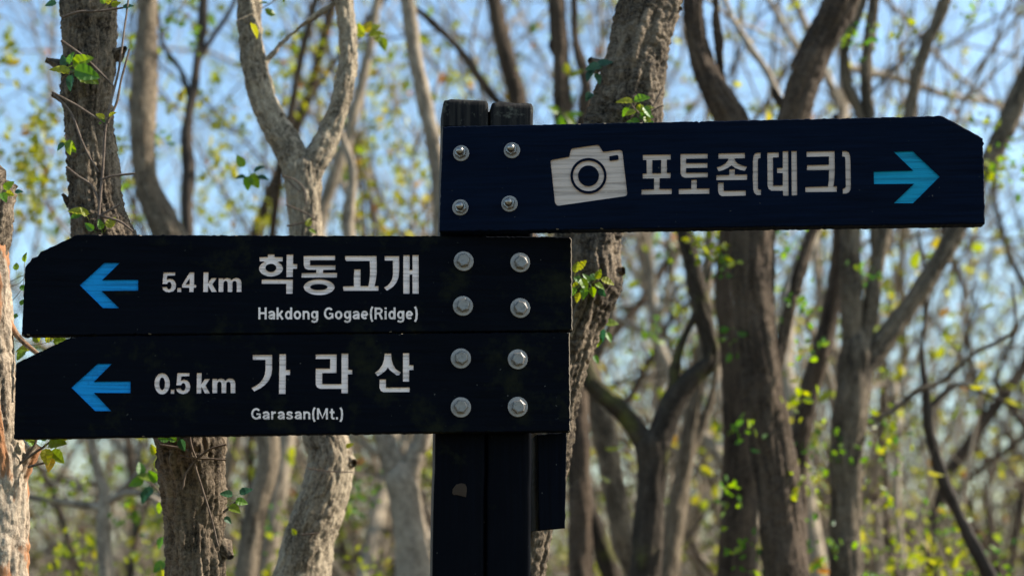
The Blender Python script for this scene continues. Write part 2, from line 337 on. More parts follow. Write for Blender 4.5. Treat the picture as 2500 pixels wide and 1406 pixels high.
# ------------------------------------------------------------------ foliage and branching
def leaf_quads(P, D, size, rng, tint):
    """one bent rhombus per leaf: P (n,3) bases, D (n,3) directions, size (n)"""
    n = len(P); D = D/(np.linalg.norm(D, axis=1)[:, None]+1e-9)
    rv = rng.normal(size=(n, 3)); W = np.cross(D, rv); W /= np.linalg.norm(W, axis=1)[:, None]+1e-9
    s = size[:, None]; nn = np.cross(D, W)
    def at_(f, w, h): return P + D*s*f + W*s*w + nn*s*h
    V = np.stack([P, at_(.28, .27, .09), at_(.68, .25, .06), at_(1.0, .0, -.10), at_(.68, -.25, .06), at_(.28, -.27, .09)], 1).reshape(-1, 3)
    k = np.arange(n)[:, None]*6
    Q = np.concatenate([k + np.array([[0, 1, 2, 3]]), k + np.array([[0, 3, 4, 5]])])
    return V, Q, np.repeat(tint, 6)
class Grower:
    def __init__(s, seed, wander=0.22, tropism=0.08, kids=(4, 4, 4), ratio=0.62, leaf=0.05, leaves=4, maxlvl=3, seglen=0.22):
        s.rng = np.random.RandomState(seed); s.w = wander; s.t = tropism; s.kids = kids; s.ratio = ratio
        s.leaf = leaf; s.leaves = leaves; s.maxlvl = maxlvl; s.seglen = seglen
        s.tubes = []; s.LP = []; s.LD = []
    def branch(s, p, d, L, r, lvl=0, r_end=0.4):
        rng = s.rng; n = max(4, int(L/s.seglen)); step = L/n
        p = np.array(p, float); d = np.array(d, float); d /= np.linalg.norm(d)
        pts = [(*p, r)]; dirs = [d]
        for k in range(1, n+1):
            d = d + rng.normal(size=3)*s.w*(1 if lvl else 0.7) + np.array([0, 0, s.t])
            d /= np.linalg.norm(d); p = p + d*step
            pts.append((*p, r*(1-(1-r_end)*k/n) if lvl < s.maxlvl else r*(1-0.85*k/n))); dirs.append(d)
        s.tubes.append((np.array(pts), lvl))
        if lvl < s.maxlvl:
            for q in range(s.kids[min(lvl, len(s.kids)-1)]):
                t = rng.uniform(0.25, 1.0) if q else 1.0
                k = min(n, max(1, int(t*n)))
                dd = dirs[k] + rng.normal(size=3)*0.62; dd[2] += 0.1
                s.branch(pts[k][:3], dd, L*s.ratio*rng.uniform(0.7, 1.2), pts[k][3]*rng.uniform(0.5, 0.8), lvl+1)
        if lvl >= s.maxlvl-1:
            for q in range(rng.poisson(s.leaves)):
                k = rng.randint(1, n+1)
                s.LP.append(pts[k][:3] + rng.normal(size=3)*0.015); s.LD.append(dirs[k]*0.4 + rng.normal(size=3)*0.7)

# ------------------------------------------------------------------ traced trees
def fissured(freq, amp, ridge=1.0, stretch=0.2):
    def f(co):
        A = co*np.array([freq, freq, freq*stretch])
        w = perlin(co*np.array([9, 9, 5.0])+5.1)*0.5
        A = A + w[:, None]
        r1 = 1-np.minimum(1, np.abs(perlin(A))*4.6)            # narrow valleys
        r2 = perlin(A*2.3+9.7); r3 = perlin(co*np.array([freq*5, freq*5, freq*2.2])+2.2)
        r4 = 1-np.minimum(1, np.abs(perlin(co*np.array([freq*0.55, freq*0.55, freq*0.8])+3.9))*6.0)   # cross cracks
        r5 = perlin(co*np.array([freq*11, freq*11, freq*6.0])+7.7)
        lump = perlin(co*np.array([14, 14, 7.0])+1.7)
        big = perlin(co*np.array([7, 7, 3.2])+6.3)
        return amp*(-1.1*ridge*r1 + 0.6*r2 + 0.7*r3 - 0.55*r4 + 0.35*r5 + 1.6*lump + 1.3*big)
    return f
FUR = fissured(58, 0.0062, 1.0, 0.13); GREY = fissured(26, 0.0035, 0.5, 0.5); MID = fissured(24, 0.004)
TREES = {}
def tree(key, label, Y, limbs, mat, sides=40, step=0.02, disp=None, crown=0.0, to_ground=True, seed=1, group=None, spurs=(), slim=1.0):
    """limbs: lists of (px, py, width_px[, Y]); the first runs from the foot of the trunk upwards."""
    rng = np.random.RandomState(seed)
    first = limbs[0]
    def conv(rows):
        out = []
        for row in rows:
            y_ = row[3] if len(row) > 3 else Y
            p = at(row[0], row[1], y_); out.append([*p, row[2]*0.5*slim*mpp(y_)])
        return out
    T = conv(first)
    base = np.array(T[0][:3])
    if to_ground:
        p0, p1 = np.array(T[0]), np.array(T[1]); d = p0[:3]-p1[:3]; d /= np.linalg.norm(d); d = d*0.5 + np.array([0, 0, -0.8])
        add = []; p = p0[:3].copy()
        for k in range(60):
            p = p + d*0.12; d = d*0.9 + np.array([0, 0, -0.1])
            gz_ = float(ground_z(p[0:1], p[1:2])[0])
            add.append([*p, p0[3]*(1.0+0.02*k)])
            if p[2] < gz_ - 0.15: break
        add[-1][3] *= 1.25
        T = add[::-1] + T; base = np.array([add[-1][0], add[-1][1], add[-1][2]+0.15])
    root = link('tree', None, None, base); tag(root, label, 'tree', group)
    ext = []
    bag = Bag(); bag.add(*tube(spline(T, step), sides, disp, seed*3.7)); link('trunk', bag.mesh('trunk', M[mat], base), root)
    for li, rows in enumerate(limbs[1:]):
        lm, ld = mat, disp
        if isinstance(rows, tuple): lm, ld, rows = rows
        C = conv(rows)
        sd = max(10, int(sides*min(1, max(r[2] for r in rows)/max(r[2] for r in first))))
        bag = Bag(); bag.add(*tube(spline(C, step), sd, ld if max(r[2] for r in rows) > 24 else None, seed*5.1+li))
        link('limb', bag.mesh('limb', M[lm], base), root)
        if rows[-1][1] < -10: ext.append(C)
    if first[-1][1] < -10: ext.append(T)
    for (x, y, w, dx, dy) in spurs:                        # short broken spurs on the bark
        a = at(x, y, Y); e = at(x+dx, y+dy, Y-0.02); rr = w*0.5*mpp(Y)
        bag = Bag(); S = spline([[*a, rr*1.5], [*(a*0.5+e*0.5), rr], [*e, rr*0.55]], 0.004)
        bag.add(*tube(S, 14, fissured(60, 0.0022), seed+x)); link('spur', bag.mesh('spur', M[mat], base), root)
    if crown > 0 and ext:                                   # the crown above the picture
        G = Grower(seed+90, leaf=0.06, leaves=5*crown, maxlvl=3, kids=(3, 4, 3), seglen=0.16)
        for C in ext:
            e0, e1 = np.array(C[-1]), np.array(C[-2]); d = e0[:3]-e1[:3]; d /= np.linalg.norm(d); d += np.array([0, 0, 0.3])
            G.branch(e0[:3], d, 1.1, e0[3]*0.95, 0)
        bag = Bag()
        for S, lvl in G.tubes: bag.add(*tube(S, (12, 7, 5, 4)[lvl]))
        link('branches', bag.mesh('branches', M[mat], base), root)
        P = np.array(G.LP); D = np.array(G.LD); sz = rng.uniform(0.02, 0.042, len(P))
        bag = Bag(); bag.add(*leaf_quads(P, D, sz, rng, np.clip(rng.beta(1.6, 1.8, len(P)), 0, 1)))
        o = link('foliage', bag.mesh('foliage', M['leaf_wood'], base, 'FLOAT', 'tint', False), root); o['kind'] = 'stuff'
    TREES[key] = (root, base, Y)
    return root

tree('T1', 'pale sunlit trunk with peeling orange bark cut off at the left edge, top broken', 0.0,
     [[(8, 1420, 120), (10, 1300, 118), (13, 1150, 112), (0, 1060, 105), (-16, 900, 108), (-24, 775, 106), (-32, 620, 98), (-34, 580, 80), (-32, 560, 30)],
      ('bark_furrowed', FUR, [(-33, 640, 92), (-34, 590, 104), (-26, 530, 104), (-20, 480, 108), (-17, 445, 112), (-12, 430, 104), (-4, 424, 74), (6, 420, 40), (14, 417, 6)]),
      [(20, 1230, 60), (52, 1150, 46), (78, 1110, 34), (95, 1088, 18)],
      [(10, 770, 22), (45, 822, 14), (90, 862, 11), (140, 900, 9)]],
     'bark_peeling', 120, 0.004, fissured(40, 0.0042, 0.8, 0.3), seed=3)
tree('T2', 'dark furrowed trunk wrapped in thin vines, leaning behind the left ends of the boards', 0.24,
     [[(480, 1420, 140), (479, 1300, 135), (478, 1210, 155), (470, 1130, 166), (462, 1060, 170), (400, 900, 160), (312, 720, 150), (256, 580, 146), (236, 500, 128), (228, 400, 128), (218, 300, 124), (218, 150, 138), (220, 0, 144), (228, -150, 140)]],
     'bark_furrowed', 150, 0.0035, FUR, crown=0.7, seed=5,
     spurs=[(160, 165, 26, -48, -18), (160, 245, 20, -32, -12), (172, 500, 16, -18, -26), (285, 135, 30, 20, -18), (545, 1335, 34, 18, 26)])
tree('T3', 'smooth beige trunk just right of the vine covered trunk, bending right above the boards', 2.2,
     [[(600, 1420, 62), (625, 1250, 57), (655, 1080, 55), (560, 820, 70), (440, 620, 82), (400, 545, 78), (360, 450, 62), (348, 350, 62), (352, 200, 66), (360, 60, 52), (362, -60, 50)]],
     'bark_grey', 48, 0.012, GREY, crown=0.8, seed=7)
tree('T4', 'thin almost black trunk rising between the beige trunk and the forked grey tree', 3.2,
     [[(500, 1420, 46), (480, 1000, 42), (458, 560, 32), (460, 430, 36), (455, 330, 31), (470, 230, 25), (482, 150, 25), (495, 60, 27), (500, -60, 24)],
      [(468, 250, 16), (440, 170, 12), (400, 110, 11), (380, 0, 9), (372, -40, 8)], [(482, 150, 16), (520, 90, 13), (560, 30, 12), (590, -40, 10)]],
     'bark_dark', 30, 0.015, MID, crown=0.8, seed=9)
tree('T5', 'grey tree forking into a wide Y above the upper left board', 0.75,
     [[(735, 1420, 142), (760, 1300, 124), (788, 1220, 118), (808, 1140, 114), (802, 1085, 106), (790, 1050, 104), (765, 820, 90), (748, 640, 80), (745, 540, 78), (740, 460, 88), (738, 410, 90), (740, 385, 60)],
      [(742, 460, 78), (705, 362, 82), (660, 285, 74), (628, 190, 68), (613, 110, 64), (608, 0, 66), (606, -100, 60)],
      [(744, 455, 70), (775, 385, 70), (800, 335, 64), (826, 270, 56), (845, 180, 50), (848, 110, 49), (842, 30, 45), (836, -80, 42)],
      [(640, 158, 30), (662, 138, 20), (690, 105, 16), (740, 60, 14), (800, 20, 13), (860, -30, 12)]],
     'bark_mottled', 110, 0.0045, fissured(42, 0.0046, 0.7, 0.3), crown=0.6, seed=11,
     spurs=[(838, 1120, 40, 26, 10), (792, 1245, 26, -6, -10), (760, 1250, 22, -30, -22), (678, 300, 14, 12, -22), (615, 60, 16, -18, 8)])
tree('T6', 'slim pale stem slanting behind the right fork of the Y shaped tree', 4.0,
     [[(640, 1420, 58), (700, 1060, 50), (780, 560, 38), (802, 470, 36), (850, 330, 32), (880, 220, 29), (905, 100, 27), (930, -50, 24)]],
     'bark_pale', 24, 0.02, MID, crown=1.0, seed=13)
tree('T7', 'blurred pale tree forking low, close to the left side of the post', 2.6,
     [[(1015, 1430, 92), (1002, 1300, 78), (988, 1210, 78), (978, 1165, 80), (976, 1130, 50)],
      [(978, 1190, 66), (948, 1095, 50), (925, 1030, 44), (885, 800, 40), (850, 560, 30), (860, 420, 24), (820, 300, 18)],
      [(990, 1190, 56), (1015, 1105, 48), (1036, 1040, 46), (1080, 700, 48), (1078, 470, 48), (1060, 360, 43), (1032, 230, 41), (1010, 120, 39), (995, 0, 37), (985, -80, 34)]],
     'bark_pale', 40, 0.015, GREY, crown=1.0, seed=15)
tree('T9', 'blurred grey stem showing directly above the top of the post', 3.6,
     [[(1300, 1420, 66), (1290, 900, 60), (1280, 500, 55), (1263, 250, 47), (1240, 160, 45), (1218, 60, 43), (1195, -60, 40)],
      [(1268, 300, 28), (1195, 225, 24), (1125, 125, 21), (1055, 55, 20), (990, 0, 18), (960, -40, 16)]],
     'bark_brown', 28, 0.02, MID, crown=1.0, seed=17)
tree('T10', 'slender dark stem with a crooked pale branch between the post and the thick leaning trunk', 2.4,
     [[(1420, 1420, 62), (1400, 700, 55), (1378, 330, 50), (1372, 240, 47), (1372, 150, 41), (1362, 60, 43), (1355, -60, 40)],
      [(1390, 180, 22), (1345, 112, 15), (1362, 92, 11), (1385, 78, 8)],
      [(1398, 520, 40), (1424, 290, 32), (1430, 200, 28), (1405, 90, 20), (1400, -40, 16)]],
     'bark_brown', 36, 0.012, MID, crown=0.8, seed=19)
tree('T11', 'thick furrowed trunk leaning right, standing right behind the post and boards', 0.46,
     [[(1262, 1500, 110), (1290, 1330, 108), (1325, 1150, 118), (1356, 980, 126), (1392, 830, 136), (1432, 690, 172), (1434, 600, 168), (1468, 450, 172), (1524, 300, 184), (1538, 200, 168), (1560, 100, 160), (1590, 0, 160), (1622, -120, 150)]],
     'bark_furrowed', 160, 0.004, fissured(46, 0.0075, 1.0, 0.11), crown=0.8, seed=21,
     spurs=[(1495, 668, 30, 28, -8), (1462, 165, 26, -22, -20), (1640, 30, 16, 22, -8)])
tree('T14', 'broad brown trunk right of the post that divides behind the upper right board', 1.9,
     [[(1918, 1430, 128), (1908, 1250, 122), (1888, 1100, 116), (1862, 950, 110), (1842, 800, 108), (1838, 680, 116), (1842, 570, 124), (1850, 480, 120), (1855, 440, 70)],
      [(1845, 520, 90), (1802, 330, 90), (1748, 225, 76), (1706, 120, 65), (1690, 0, 59), (1682, -90, 56)],
      [(1858, 520, 95), (1915, 350, 92), (1940, 270, 90), (1966, 190, 92), (2010, 90, 98), (2058, 0, 108), (2092, -90, 96)],
      [(1925, 275, 36), (1900, 240, 30), (1888, 218, 22), (1886, 210, 4)],
      [(1880, 960, 36), (1900, 880, 34), (1928, 760, 33), (1975, 590, 31), (2030, 420, 30), (2040, 280, 22)],
      [(1800, 340, 36), (1776, 290, 32), (1763, 200, 29), (1752, 80, 25), (1745, -60, 22)]],
     'bark_brown', 90, 0.008, fissured(22, 0.006, 1.0, 0.14), crown=0.4, seed=23, slim=0.92)
tree('T14b', 'dim brown trunk pressed against the left of the broad brown trunk', 2.35,
     [[(1798, 1430, 98), (1806, 1200, 86), (1802, 1050, 76), (1790, 900, 58), (1768, 740, 46), (1775, 560, 40), (1800, 420, 34)]],
     'bark_brown', 44, 0.012, MID, seed=25)
tree('T13', 'dark mossy tree with a low crooked Y fork right of the hanging end board', 2.05,
     [[(1575, 1430, 80), (1582, 1300, 76), (1592, 1160, 72), (1594, 1080, 84), (1596, 1050, 50)],
      [(1596, 1100, 70), (1650, 972, 60), (1700, 912, 50), (1736, 872, 47), (1718, 780, 45), (1697, 680, 45), (1673, 570, 43), (1652, 470, 40), (1640, 330, 34)],
      [(1588, 1100, 60), (1525, 1012, 50), (1472, 962, 45), (1440, 928, 41), (1415, 840, 30), (1400, 760, 24)],
      [(1632, 1000, 32), (1655, 862, 28), (1690, 782, 22), (1722, 700, 15), (1740, 640, 9)]],
     'bark_mossy', 60, 0.01, MID, seed=27)
tree('T20a', 'light grey stem curving down just right of the hanging end board', 2.65,
     [[(1572, 1430, 72), (1522, 1300, 60), (1492, 1150, 56), (1470, 1020, 60), (1446, 930, 50), (1432, 850, 42), (1442, 720, 32), (1470, 580, 26)],
      [(1440, 900, 22), (1478, 830, 20), (1496, 760, 16), (1480, 700, 12)]],
     'bark_grey', 40, 0.014, MID, seed=29)
tree('T20b', 'mossy leaning stem low between the post and the light grey stem', 2.9,
     [[(1500, 1430, 52), (1450, 1280, 46), (1410, 1150, 43), (1390, 1060, 38), (1360, 900, 36), (1350, 700, 30)]],
     'bark_mossy', 32, 0.015, MID, seed=31)
tree('T20c', 'thin brown stem leaning right between the mossy fork and the broad brown trunk', 3.0,
     [[(1625, 1430, 62), (1650, 1250, 50), (1682, 1080, 44), (1702, 950, 36), (1722, 800, 28), (1730, 600, 24), (1745, 400, 18)],
      [(1668, 1150, 26), (1720, 1030, 22), (1750, 900, 18), (1760, 760, 12)]],
     'bark_grey', 30, 0.016, MID, seed=33)
tree('T15', 'grey brown tree spreading several limbs under the tip of the right board', 2.4,
     [[(2062, 1430, 88), (2062, 1250, 84), (2072, 1050, 96), (2085, 920, 96), (2090, 850, 90), (2092, 810, 50)],
      [(2086, 890, 76), (2079, 760, 64), (2076, 640, 62), (2080, 500, 54), (2100, 340, 40), (2098, 280, 34), (2068, 200, 31), (2062, 120, 29), (2098, 30, 27), (2120, -60, 24)],
      [(2096, 900, 76), (2180, 800, 60), (2260, 690, 56), (2320, 590, 53), (2395, 430, 55), (2450, 330, 58), (2490, 230, 58), (2545, 90, 56)],
      [(2105, 870, 48), (2132, 700, 46), (2152, 600, 42), (2190, 420, 38), (2222, 280, 40), (2246, 160, 37), (2290, 50, 35), (2330, -60, 32)],
      [(2140, 650, 40), (2130, 420, 38), (2120, 280, 40), (2116, 160, 39), (2130, 50, 36), (2142, -60, 32)],
      [(2075, 1052, 20), (2120, 1032, 17), (2180, 1002, 16), (2240, 955, 15), (2300, 930, 14), (2380, 862, 12), (2440, 832, 11), (2478, 795, 9), (2470, 690, 7)]],
     'bark_dim', 60, 0.01, fissured(26, 0.005), crown=0.3, seed=35, slim=0.9)
tree('T15b', 'narrow dark stem leaning right between the broad brown trunk and the spreading grey brown tree', 2.75,
     [[(1945, 1430, 56), (1948, 1150, 50), (1975, 960, 48), (1998, 880, 47), (2032, 740, 47), (2050, 640, 45), (2055, 520, 42), (2080, 380, 34)]],
     'bark_brown', 34, 0.014, MID, seed=37)
tree('T17', 'thin dark sapling bent left in the lower right corner', 2.6,
     [[(2425, 1430, 38), (2382, 1340, 33), (2312, 1190, 31), (2272, 1070, 28), (2262, 980, 25), (2252, 860, 16), (2262, 700, 11), (2240, 560, 7)],
      [(2262, 1000, 14), (2330, 940, 10), (2380, 950, 8), (2470, 990, 7), (2520, 1010, 6)]],
     'bark_dark', 24, 0.016, MID, seed=39)
tree('T21', 'low blurred stem with long crooked side branches, bottom left behind the boards', 2.4,
     [[(262, 1430, 36), (252, 1300, 34), (256, 1200, 26), (238, 1150, 22), (215, 1000, 18), (230, 820, 14)],
      [(254, 1230, 22), (300, 1205, 18), (345, 1205, 16), (400, 1230, 12), (440, 1250, 8)],
      [(250, 1240, 22), (200, 1232, 19), (120, 1222, 16), (50, 1212, 12), (-20, 1230, 8)],
      [(285, 1212, 14), (320, 1170, 12), (360, 1135, 9), (390, 1100, 6)]],
     'bark_pale', 24, 0.014, None, seed=41)

# ------------------------------------------------------------------ the thinner wood further down the slope: one mass
def build_wood():
    rng = np.random.RandomState(2024); y_min = 3.1
    protos = []
    for v in range(9):
        G = Grower(300+v, wander=0.24, tropism=0.10, kids=(6, 5, 4), ratio=0.58, leaves=2.1, maxlvl=3, seglen=0.40)
        stems = rng.randint(1, 4)
        for q in range(stems):
            G.branch((rng.normal()*0.12*(q > 0), rng.normal()*0.12*(q > 0), -0.3), (rng.normal()*0.2, rng.normal()*0.2, 1.0), rng.uniform(4.2, 6.2), rng.uniform(0.03, 0.065), 0)
        protos.append(([tube(S, (8, 5, 4, 3)[lvl]) for S, lvl in G.tubes], np.array(G.LP), np.array(G.LD)))
    wood = Bag(); brown = Bag(); leaf = Bag()
    spots = []
    for k in range(80):
        y = 7.0 + 22*rng.rand()**0.85; half = (y+2.6)*0.40+0.6
        spots.append((rng.uniform(-half, half), y))
    for x_, y_ in ((-1.9, 4.2), (-0.9, 4.9), (-0.35, 3.9), (0.5, 4.6), (1.35, 4.1), (2.1, 4.6), (1.8, 5.6), (-1.4, 5.8), (0.1, 6.2), (2.6, 5.4), (-2.6, 5.2), (-2.1, 6.4), (-1.2, 7.0), (-0.6, 6.5), (-2.7, 7.6), (-0.2, 7.6), (0.8, 6.8), (2.3, 7.2)): spots.append((x_, y_))
    spots.append((7.2, 3.4))                                  # out of the picture on the sunny side
    for (x, y) in spots:
        TB, LP, LD = protos[rng.randint(len(protos))]
        a = rng.uniform(0, 2*PI); sc = rng.uniform(0.8, 1.3)*(1+0.022*max(0, y-8)); ca, sa = math.cos(a)*sc, math.sin(a)*sc
        Rm = np.array([[ca, -sa, 0], [sa, ca, 0], [0, 0, sc]])
        o = np.array([x, y, float(ground_z(np.array([x]), np.array([y]))[0])])
        tgt = wood if rng.rand() < 0.55 else brown; off = rng.uniform(0, 50); near = y_min if x < 4 else -9
        for V, Qd, C in TB:
            W_ = V @ Rm.T + o
            if W_[:, 1].min() > near: tgt.add(W_, Qd, C + off)
        keep = rng.rand(len(LP)) < (0.95 if x < 0.5 else 0.6)
        P = (LP @ Rm.T + o)[keep]; D = (LD @ Rm.T)[keep]; ok = P[:, 1] > near + 0.3; P = P[ok]; D = D[ok]
        tint0 = rng.beta(2.2, 1.5)
        leaf.add(*leaf_quads(P, D, rng.uniform(0.03, 0.09, len(P)), rng, np.clip(0.1 + tint0*0.78 + rng.normal(size=len(P))*0.13, 0, 1)))
    # loose understorey shoots
    G = Grower(77, wander=0.3, tropism=0.05, kids=(5, 4), ratio=0.6, leaves=7, maxlvl=2, seglen=0.15)
    for k in range(44):
        y = rng.uniform(4.0, 12); half = (y+2.6)*0.38
        x = rng.uniform(-half, half)
        G.branch((x, y, float(ground_z(np.array([x]), np.array([y]))[0]) - 0.1), (rng.normal()*0.25, rng.normal()*0.25, 1), rng.uniform(1.0, 3.0)*(1 + 0.07*y), 0.013, 0)
    for S, lvl in G.tubes: wood.add(*tube(S, (5, 4, 3)[lvl]))
    P = np.array(G.LP); D = np.array(G.LD)
    leaf.add(*leaf_quads(P, D, rng.uniform(0.04, 0.08, len(P)), rng, np.clip(rng.normal(0.62, 0.2, len(P)), 0, 1)))
    o = link('background_wood', wood.mesh('background_wood', M['bark_pale'])); tag(o, 'blurred tangle of thin pale stems and twigs filling the slope behind', 'woodland', kind='stuff')
    o = link('background_wood', brown.mesh('background_wood', M['bark_brown'])); tag(o, 'blurred darker brown stems and twigs mixed into the wood behind', 'woodland', kind='stuff')
    o = link('background_leaves', leaf.mesh('background_leaves', M['leaf_wood'], typ='FLOAT', an='tint', smooth=False)); tag(o, 'blurred sparse yellow green leaves scattered through the wood behind', 'foliage', kind='stuff')
build_wood()

# ------------------------------------------------------------------ near leaves
def leaf_blade(seed, mat, tint):
    rng = random.Random(seed); n = 9; rows = []
    for k in range(n+1):
        t = k/n; w = 0.36*math.sin(PI*min(1, t**0.75))**0.8*(1-0.25*t) if 0 < k < n else 0.004
        ser = 1 + (0.09 if k % 2 else -0.05)
        z = 0.16*t*t*(-1) + rng.uniform(-.012, .012)
        rows.append([(-w*ser, t - 0.03*(k % 2), z + 0.10*w/0.3), (0, t, z), (w*ser, t - 0.03*(k % 2), z + 0.10*w/0.3)])
    V = np.array(rows).reshape(-1, 3); Q = []
    for k in range(n):
        a = 3*k; Q += [[a, a+1, a+4, a+3], [a+1, a+2, a+5, a+4]]
    V = np.vstack([V, [(-.012, -.35, .02), (.012, -.35, .02), (.012, .02, 0), (-.012, .02, 0)]]); b = len(V)-4
    Q.append([b, b+1, b+2, b+3])
    return mk_mesh('leaf', V, Q, False, {'tint': ('FLOAT', np.full(len(V), tint))}, [M[mat]])
BLADES = {k: [leaf_blade(i*7+s, m_, t) for i, t in enumerate(ts)] for s, (k, m_, ts) in enumerate([
    ('g', 'leaf_green', (0.2, 0.5, 0.75)), ('y', 'leaf_yellow', (0.05, 0.3, 0.6)), ('d', 'leaf_dark', (0.2, 0.6, 0.9)), ('o', 'leaf_yellow', (0.9, 1.0, 0.8))])}
def sprig(key, stem, leaves, w=4.0, kind='g', Yoff=0.0, seed=0, name='sprig', stems2=()):
    """stem: px polyline; leaves: (px, py, length_px, angle_deg in the picture, kind)"""
    root, base, Y = TREES[key]; Y = Y + Yoff; rng = random.Random(seed*13+5)
    bag = Bag()
    for st in (stem, *stems2):
        rows = []
        for k, q in enumerate(st):
            yy = q[2] if len(q) > 2 else Y
            rows.append([*at(q[0], q[1], yy), w*0.5*mpp(yy)*(1-0.45*k/len(st))])
        bag.add(*tube(spline(rows, 0.008), 7, fissured(160, 0.0003)))
    o = link(name, bag.mesh(name, M['twig'], base), root)
    for k, lf in enumerate(leaves):
        x, y, ln, ang = lf[:4]; kd = lf[4] if len(lf) > 4 else kind
        yy = Y + rng.uniform(-0.02, 0.01)
        me = rng.choice(BLADES[kd]); q = link('leaf', me, o)
        s_ = ln*mpp(yy)*1.05
        d = Vector((math.cos(R(ang)), rng.uniform(-0.5, 0.25), math.sin(R(ang)))).normalized()
        side = d.cross(Vector((rng.uniform(-.6, .6), -1, rng.uniform(0.1, 0.9)))).normalized()
        nrm = side.cross(d)
        Mx = Matrix((side, d, nrm)).transposed().to_4x4()
        p = at(x, y, yy)
        q.matrix_local = Matrix.Translation(Vector(p - base)) @ Mx @ Matrix.Diagonal((s_, s_, s_, 1))
    return o
# vines and shoots on the vine covered trunk
sprig('T2', [(238, 560), (246, 470), (252, 400), (258, 310), (272, 245), (290, 170), (305, 60), (318, -30)],
      [(205, 520, 40, 170, 'y'), (200, 522, 30, 200, 'g'), (212, 528, 26, 120, 'y'), (228, 562, 26, 140, 'g'), (262, 556, 34, 60, 'y'), (248, 560, 26, 100, 'g'),
       (255, 290, 24, 150, 'y'), (266, 285, 22, 30, 'y'), (258, 296, 18, 200, 'g')], 8, Yoff=-0.075, seed=1, name='vine',
      stems2=[[(150, 100), (205, 140), (262, 195), (280, 215)], [(130, 228), (172, 275), (200, 345), (222, 390), (242, 420)], [(128, 226), (190, 260), (240, 292), (256, 302)],
              [(162, 408), (190, 430), (225, 455), (244, 500)], [(244, 440), (275, 430), (330, 424)], [(240, 530), (270, 512), (292, 500)], [(236, 525), (290, 540), (325, 565)], [(150, 44), (190, 30), (240, 28), (300, 20)], [(262, 300), (285, 250), (295, 200), (316, 120)]])
sprig('T2', [(150, 195), (165, 180), (185, 172)],
      [(182, 172, 62, -14, 'g'), (178, 160, 56, 18, 'g'), (172, 178, 50, 172, 'y'), (176, 184, 40, 255, 'd'), (160, 162, 30, 110, 'd'), (168, 158, 34, 70, 'g'), (190, 180, 55, -22, 'y')], 5, Yoff=-0.085, seed=2)
sprig('T2', [(158, 330), (162, 345)], [(162, 345, 36, -50, 'g'), (172, 346, 38, -88, 'y'), (158, 350, 26, 220, 'd')], 4, Yoff=-0.075, seed=3)
sprig('T2', [(250, 20), (262, 8)], [(262, 12, 26, 60, 'y'), (272, 14, 24, 20, 'y'), (255, 10, 22, 120, 'g'), (138, 8, 30, 190, 'd'), (300, 20, 28, 15, 'd')], 4, Yoff=-0.075, seed=4)
sprig('T2', [(390, 1085), (455, 1098), (470, 1120), (490, 1180), (515, 1260), (532, 1330)],
      [(430, 1076, 26, 150, 'g'), (440, 1072, 30, -70, 'd'), (412, 1074, 26, 170, 'g'), (575, 1222, 30, -10, 'g'), (560, 1235, 34, -25, 'y'), (548, 1262, 22, -40, 'd'), (585, 1205, 32, 25, 'd'), (568, 1208, 30, 170, 'd')], 7, Yoff=-0.085, seed=5, name='vine',
      stems2=[[(462, 1058), (468, 1090), (480, 1120)], [(480, 1120), (515, 1095), (552, 1085)], [(440, 1112), (475, 1118), (552, 1122)], [(480, 1122), (452, 1160), (448, 1185), (440, 1195)], [(545, 1250), (580, 1222)]])
sprig('T2', [(402, 1215), (380, 1190), (350, 1165), (330, 1160)],
      [(385, 1175, 34, 130, 'g'), (370, 1170, 36, 160, 'y'), (350, 1172, 36, 200, 'g'), (345, 1160, 34, 100, 'g'), (372, 1190, 34, 230, 'd'), (388, 1150, 34, 95, 'y'), (392, 1125, 30, 60, 'g'), (380, 1110, 28, 110, 'y'), (400, 1160, 26, 60, 'o'), (395, 1225, 30, 250, 'g'), (398, 1310, 30, 250, 'g'), (400, 1370, 34, 230, 'g'), (394, 1390, 30, 280, 'y'), (360, 1195, 34, 250, 'd')], 5, Yoff=0.6, seed=6)
# shoots on the other near trunks
sprig('T5', [(715, 470), (680, 452), (640, 440), (610, 424)],
      [(595, 408, 34, 120, 'g'), (612, 425, 40, -60, 'g'), (620, 420, 30, 30, 'd'), (608, 430, 36, -100, 'g'), (628, 432, 30, -10, 'd'), (600, 432, 26, 190, 'd')], 2.0, Yoff=0.0, seed=7)
sprig('T5', [(845, 110), (875, 95), (900, 85)], [(885, 92, 40, 110, 'y'), (900, 88, 44, 10, 'y'), (915, 92, 40, -40, 'y'), (890, 80, 34, 60, 'o'), (930, 92, 36, -70, 'y'), (905, 75, 30, 40, 'y')], 4, Yoff=0.25, seed=8)
sprig('T5', [(700, 552), (735, 545), (775, 532)], [(748, 552, 24, 60, 'y'), (755, 560, 20, -30, 'y')], 6, Yoff=-0.07, seed=9)
for q in ([(690, 430), (720, 440), (742, 462), (748, 500)], [(702, 440), (735, 470)], [(698, 500), (745, 520), (775, 540)], [(735, 1305), (780, 1300)]): sprig('T5', q, [], 5, Yoff=-0.075, name='vine')
sprig('T5', [(752, 1143), (800, 1150), (862, 1152)], [(845, 1092, 20, 30, 'y'), (722, 1305, 18, 120, 'y')], 4, Yoff=-0.075, seed=10)
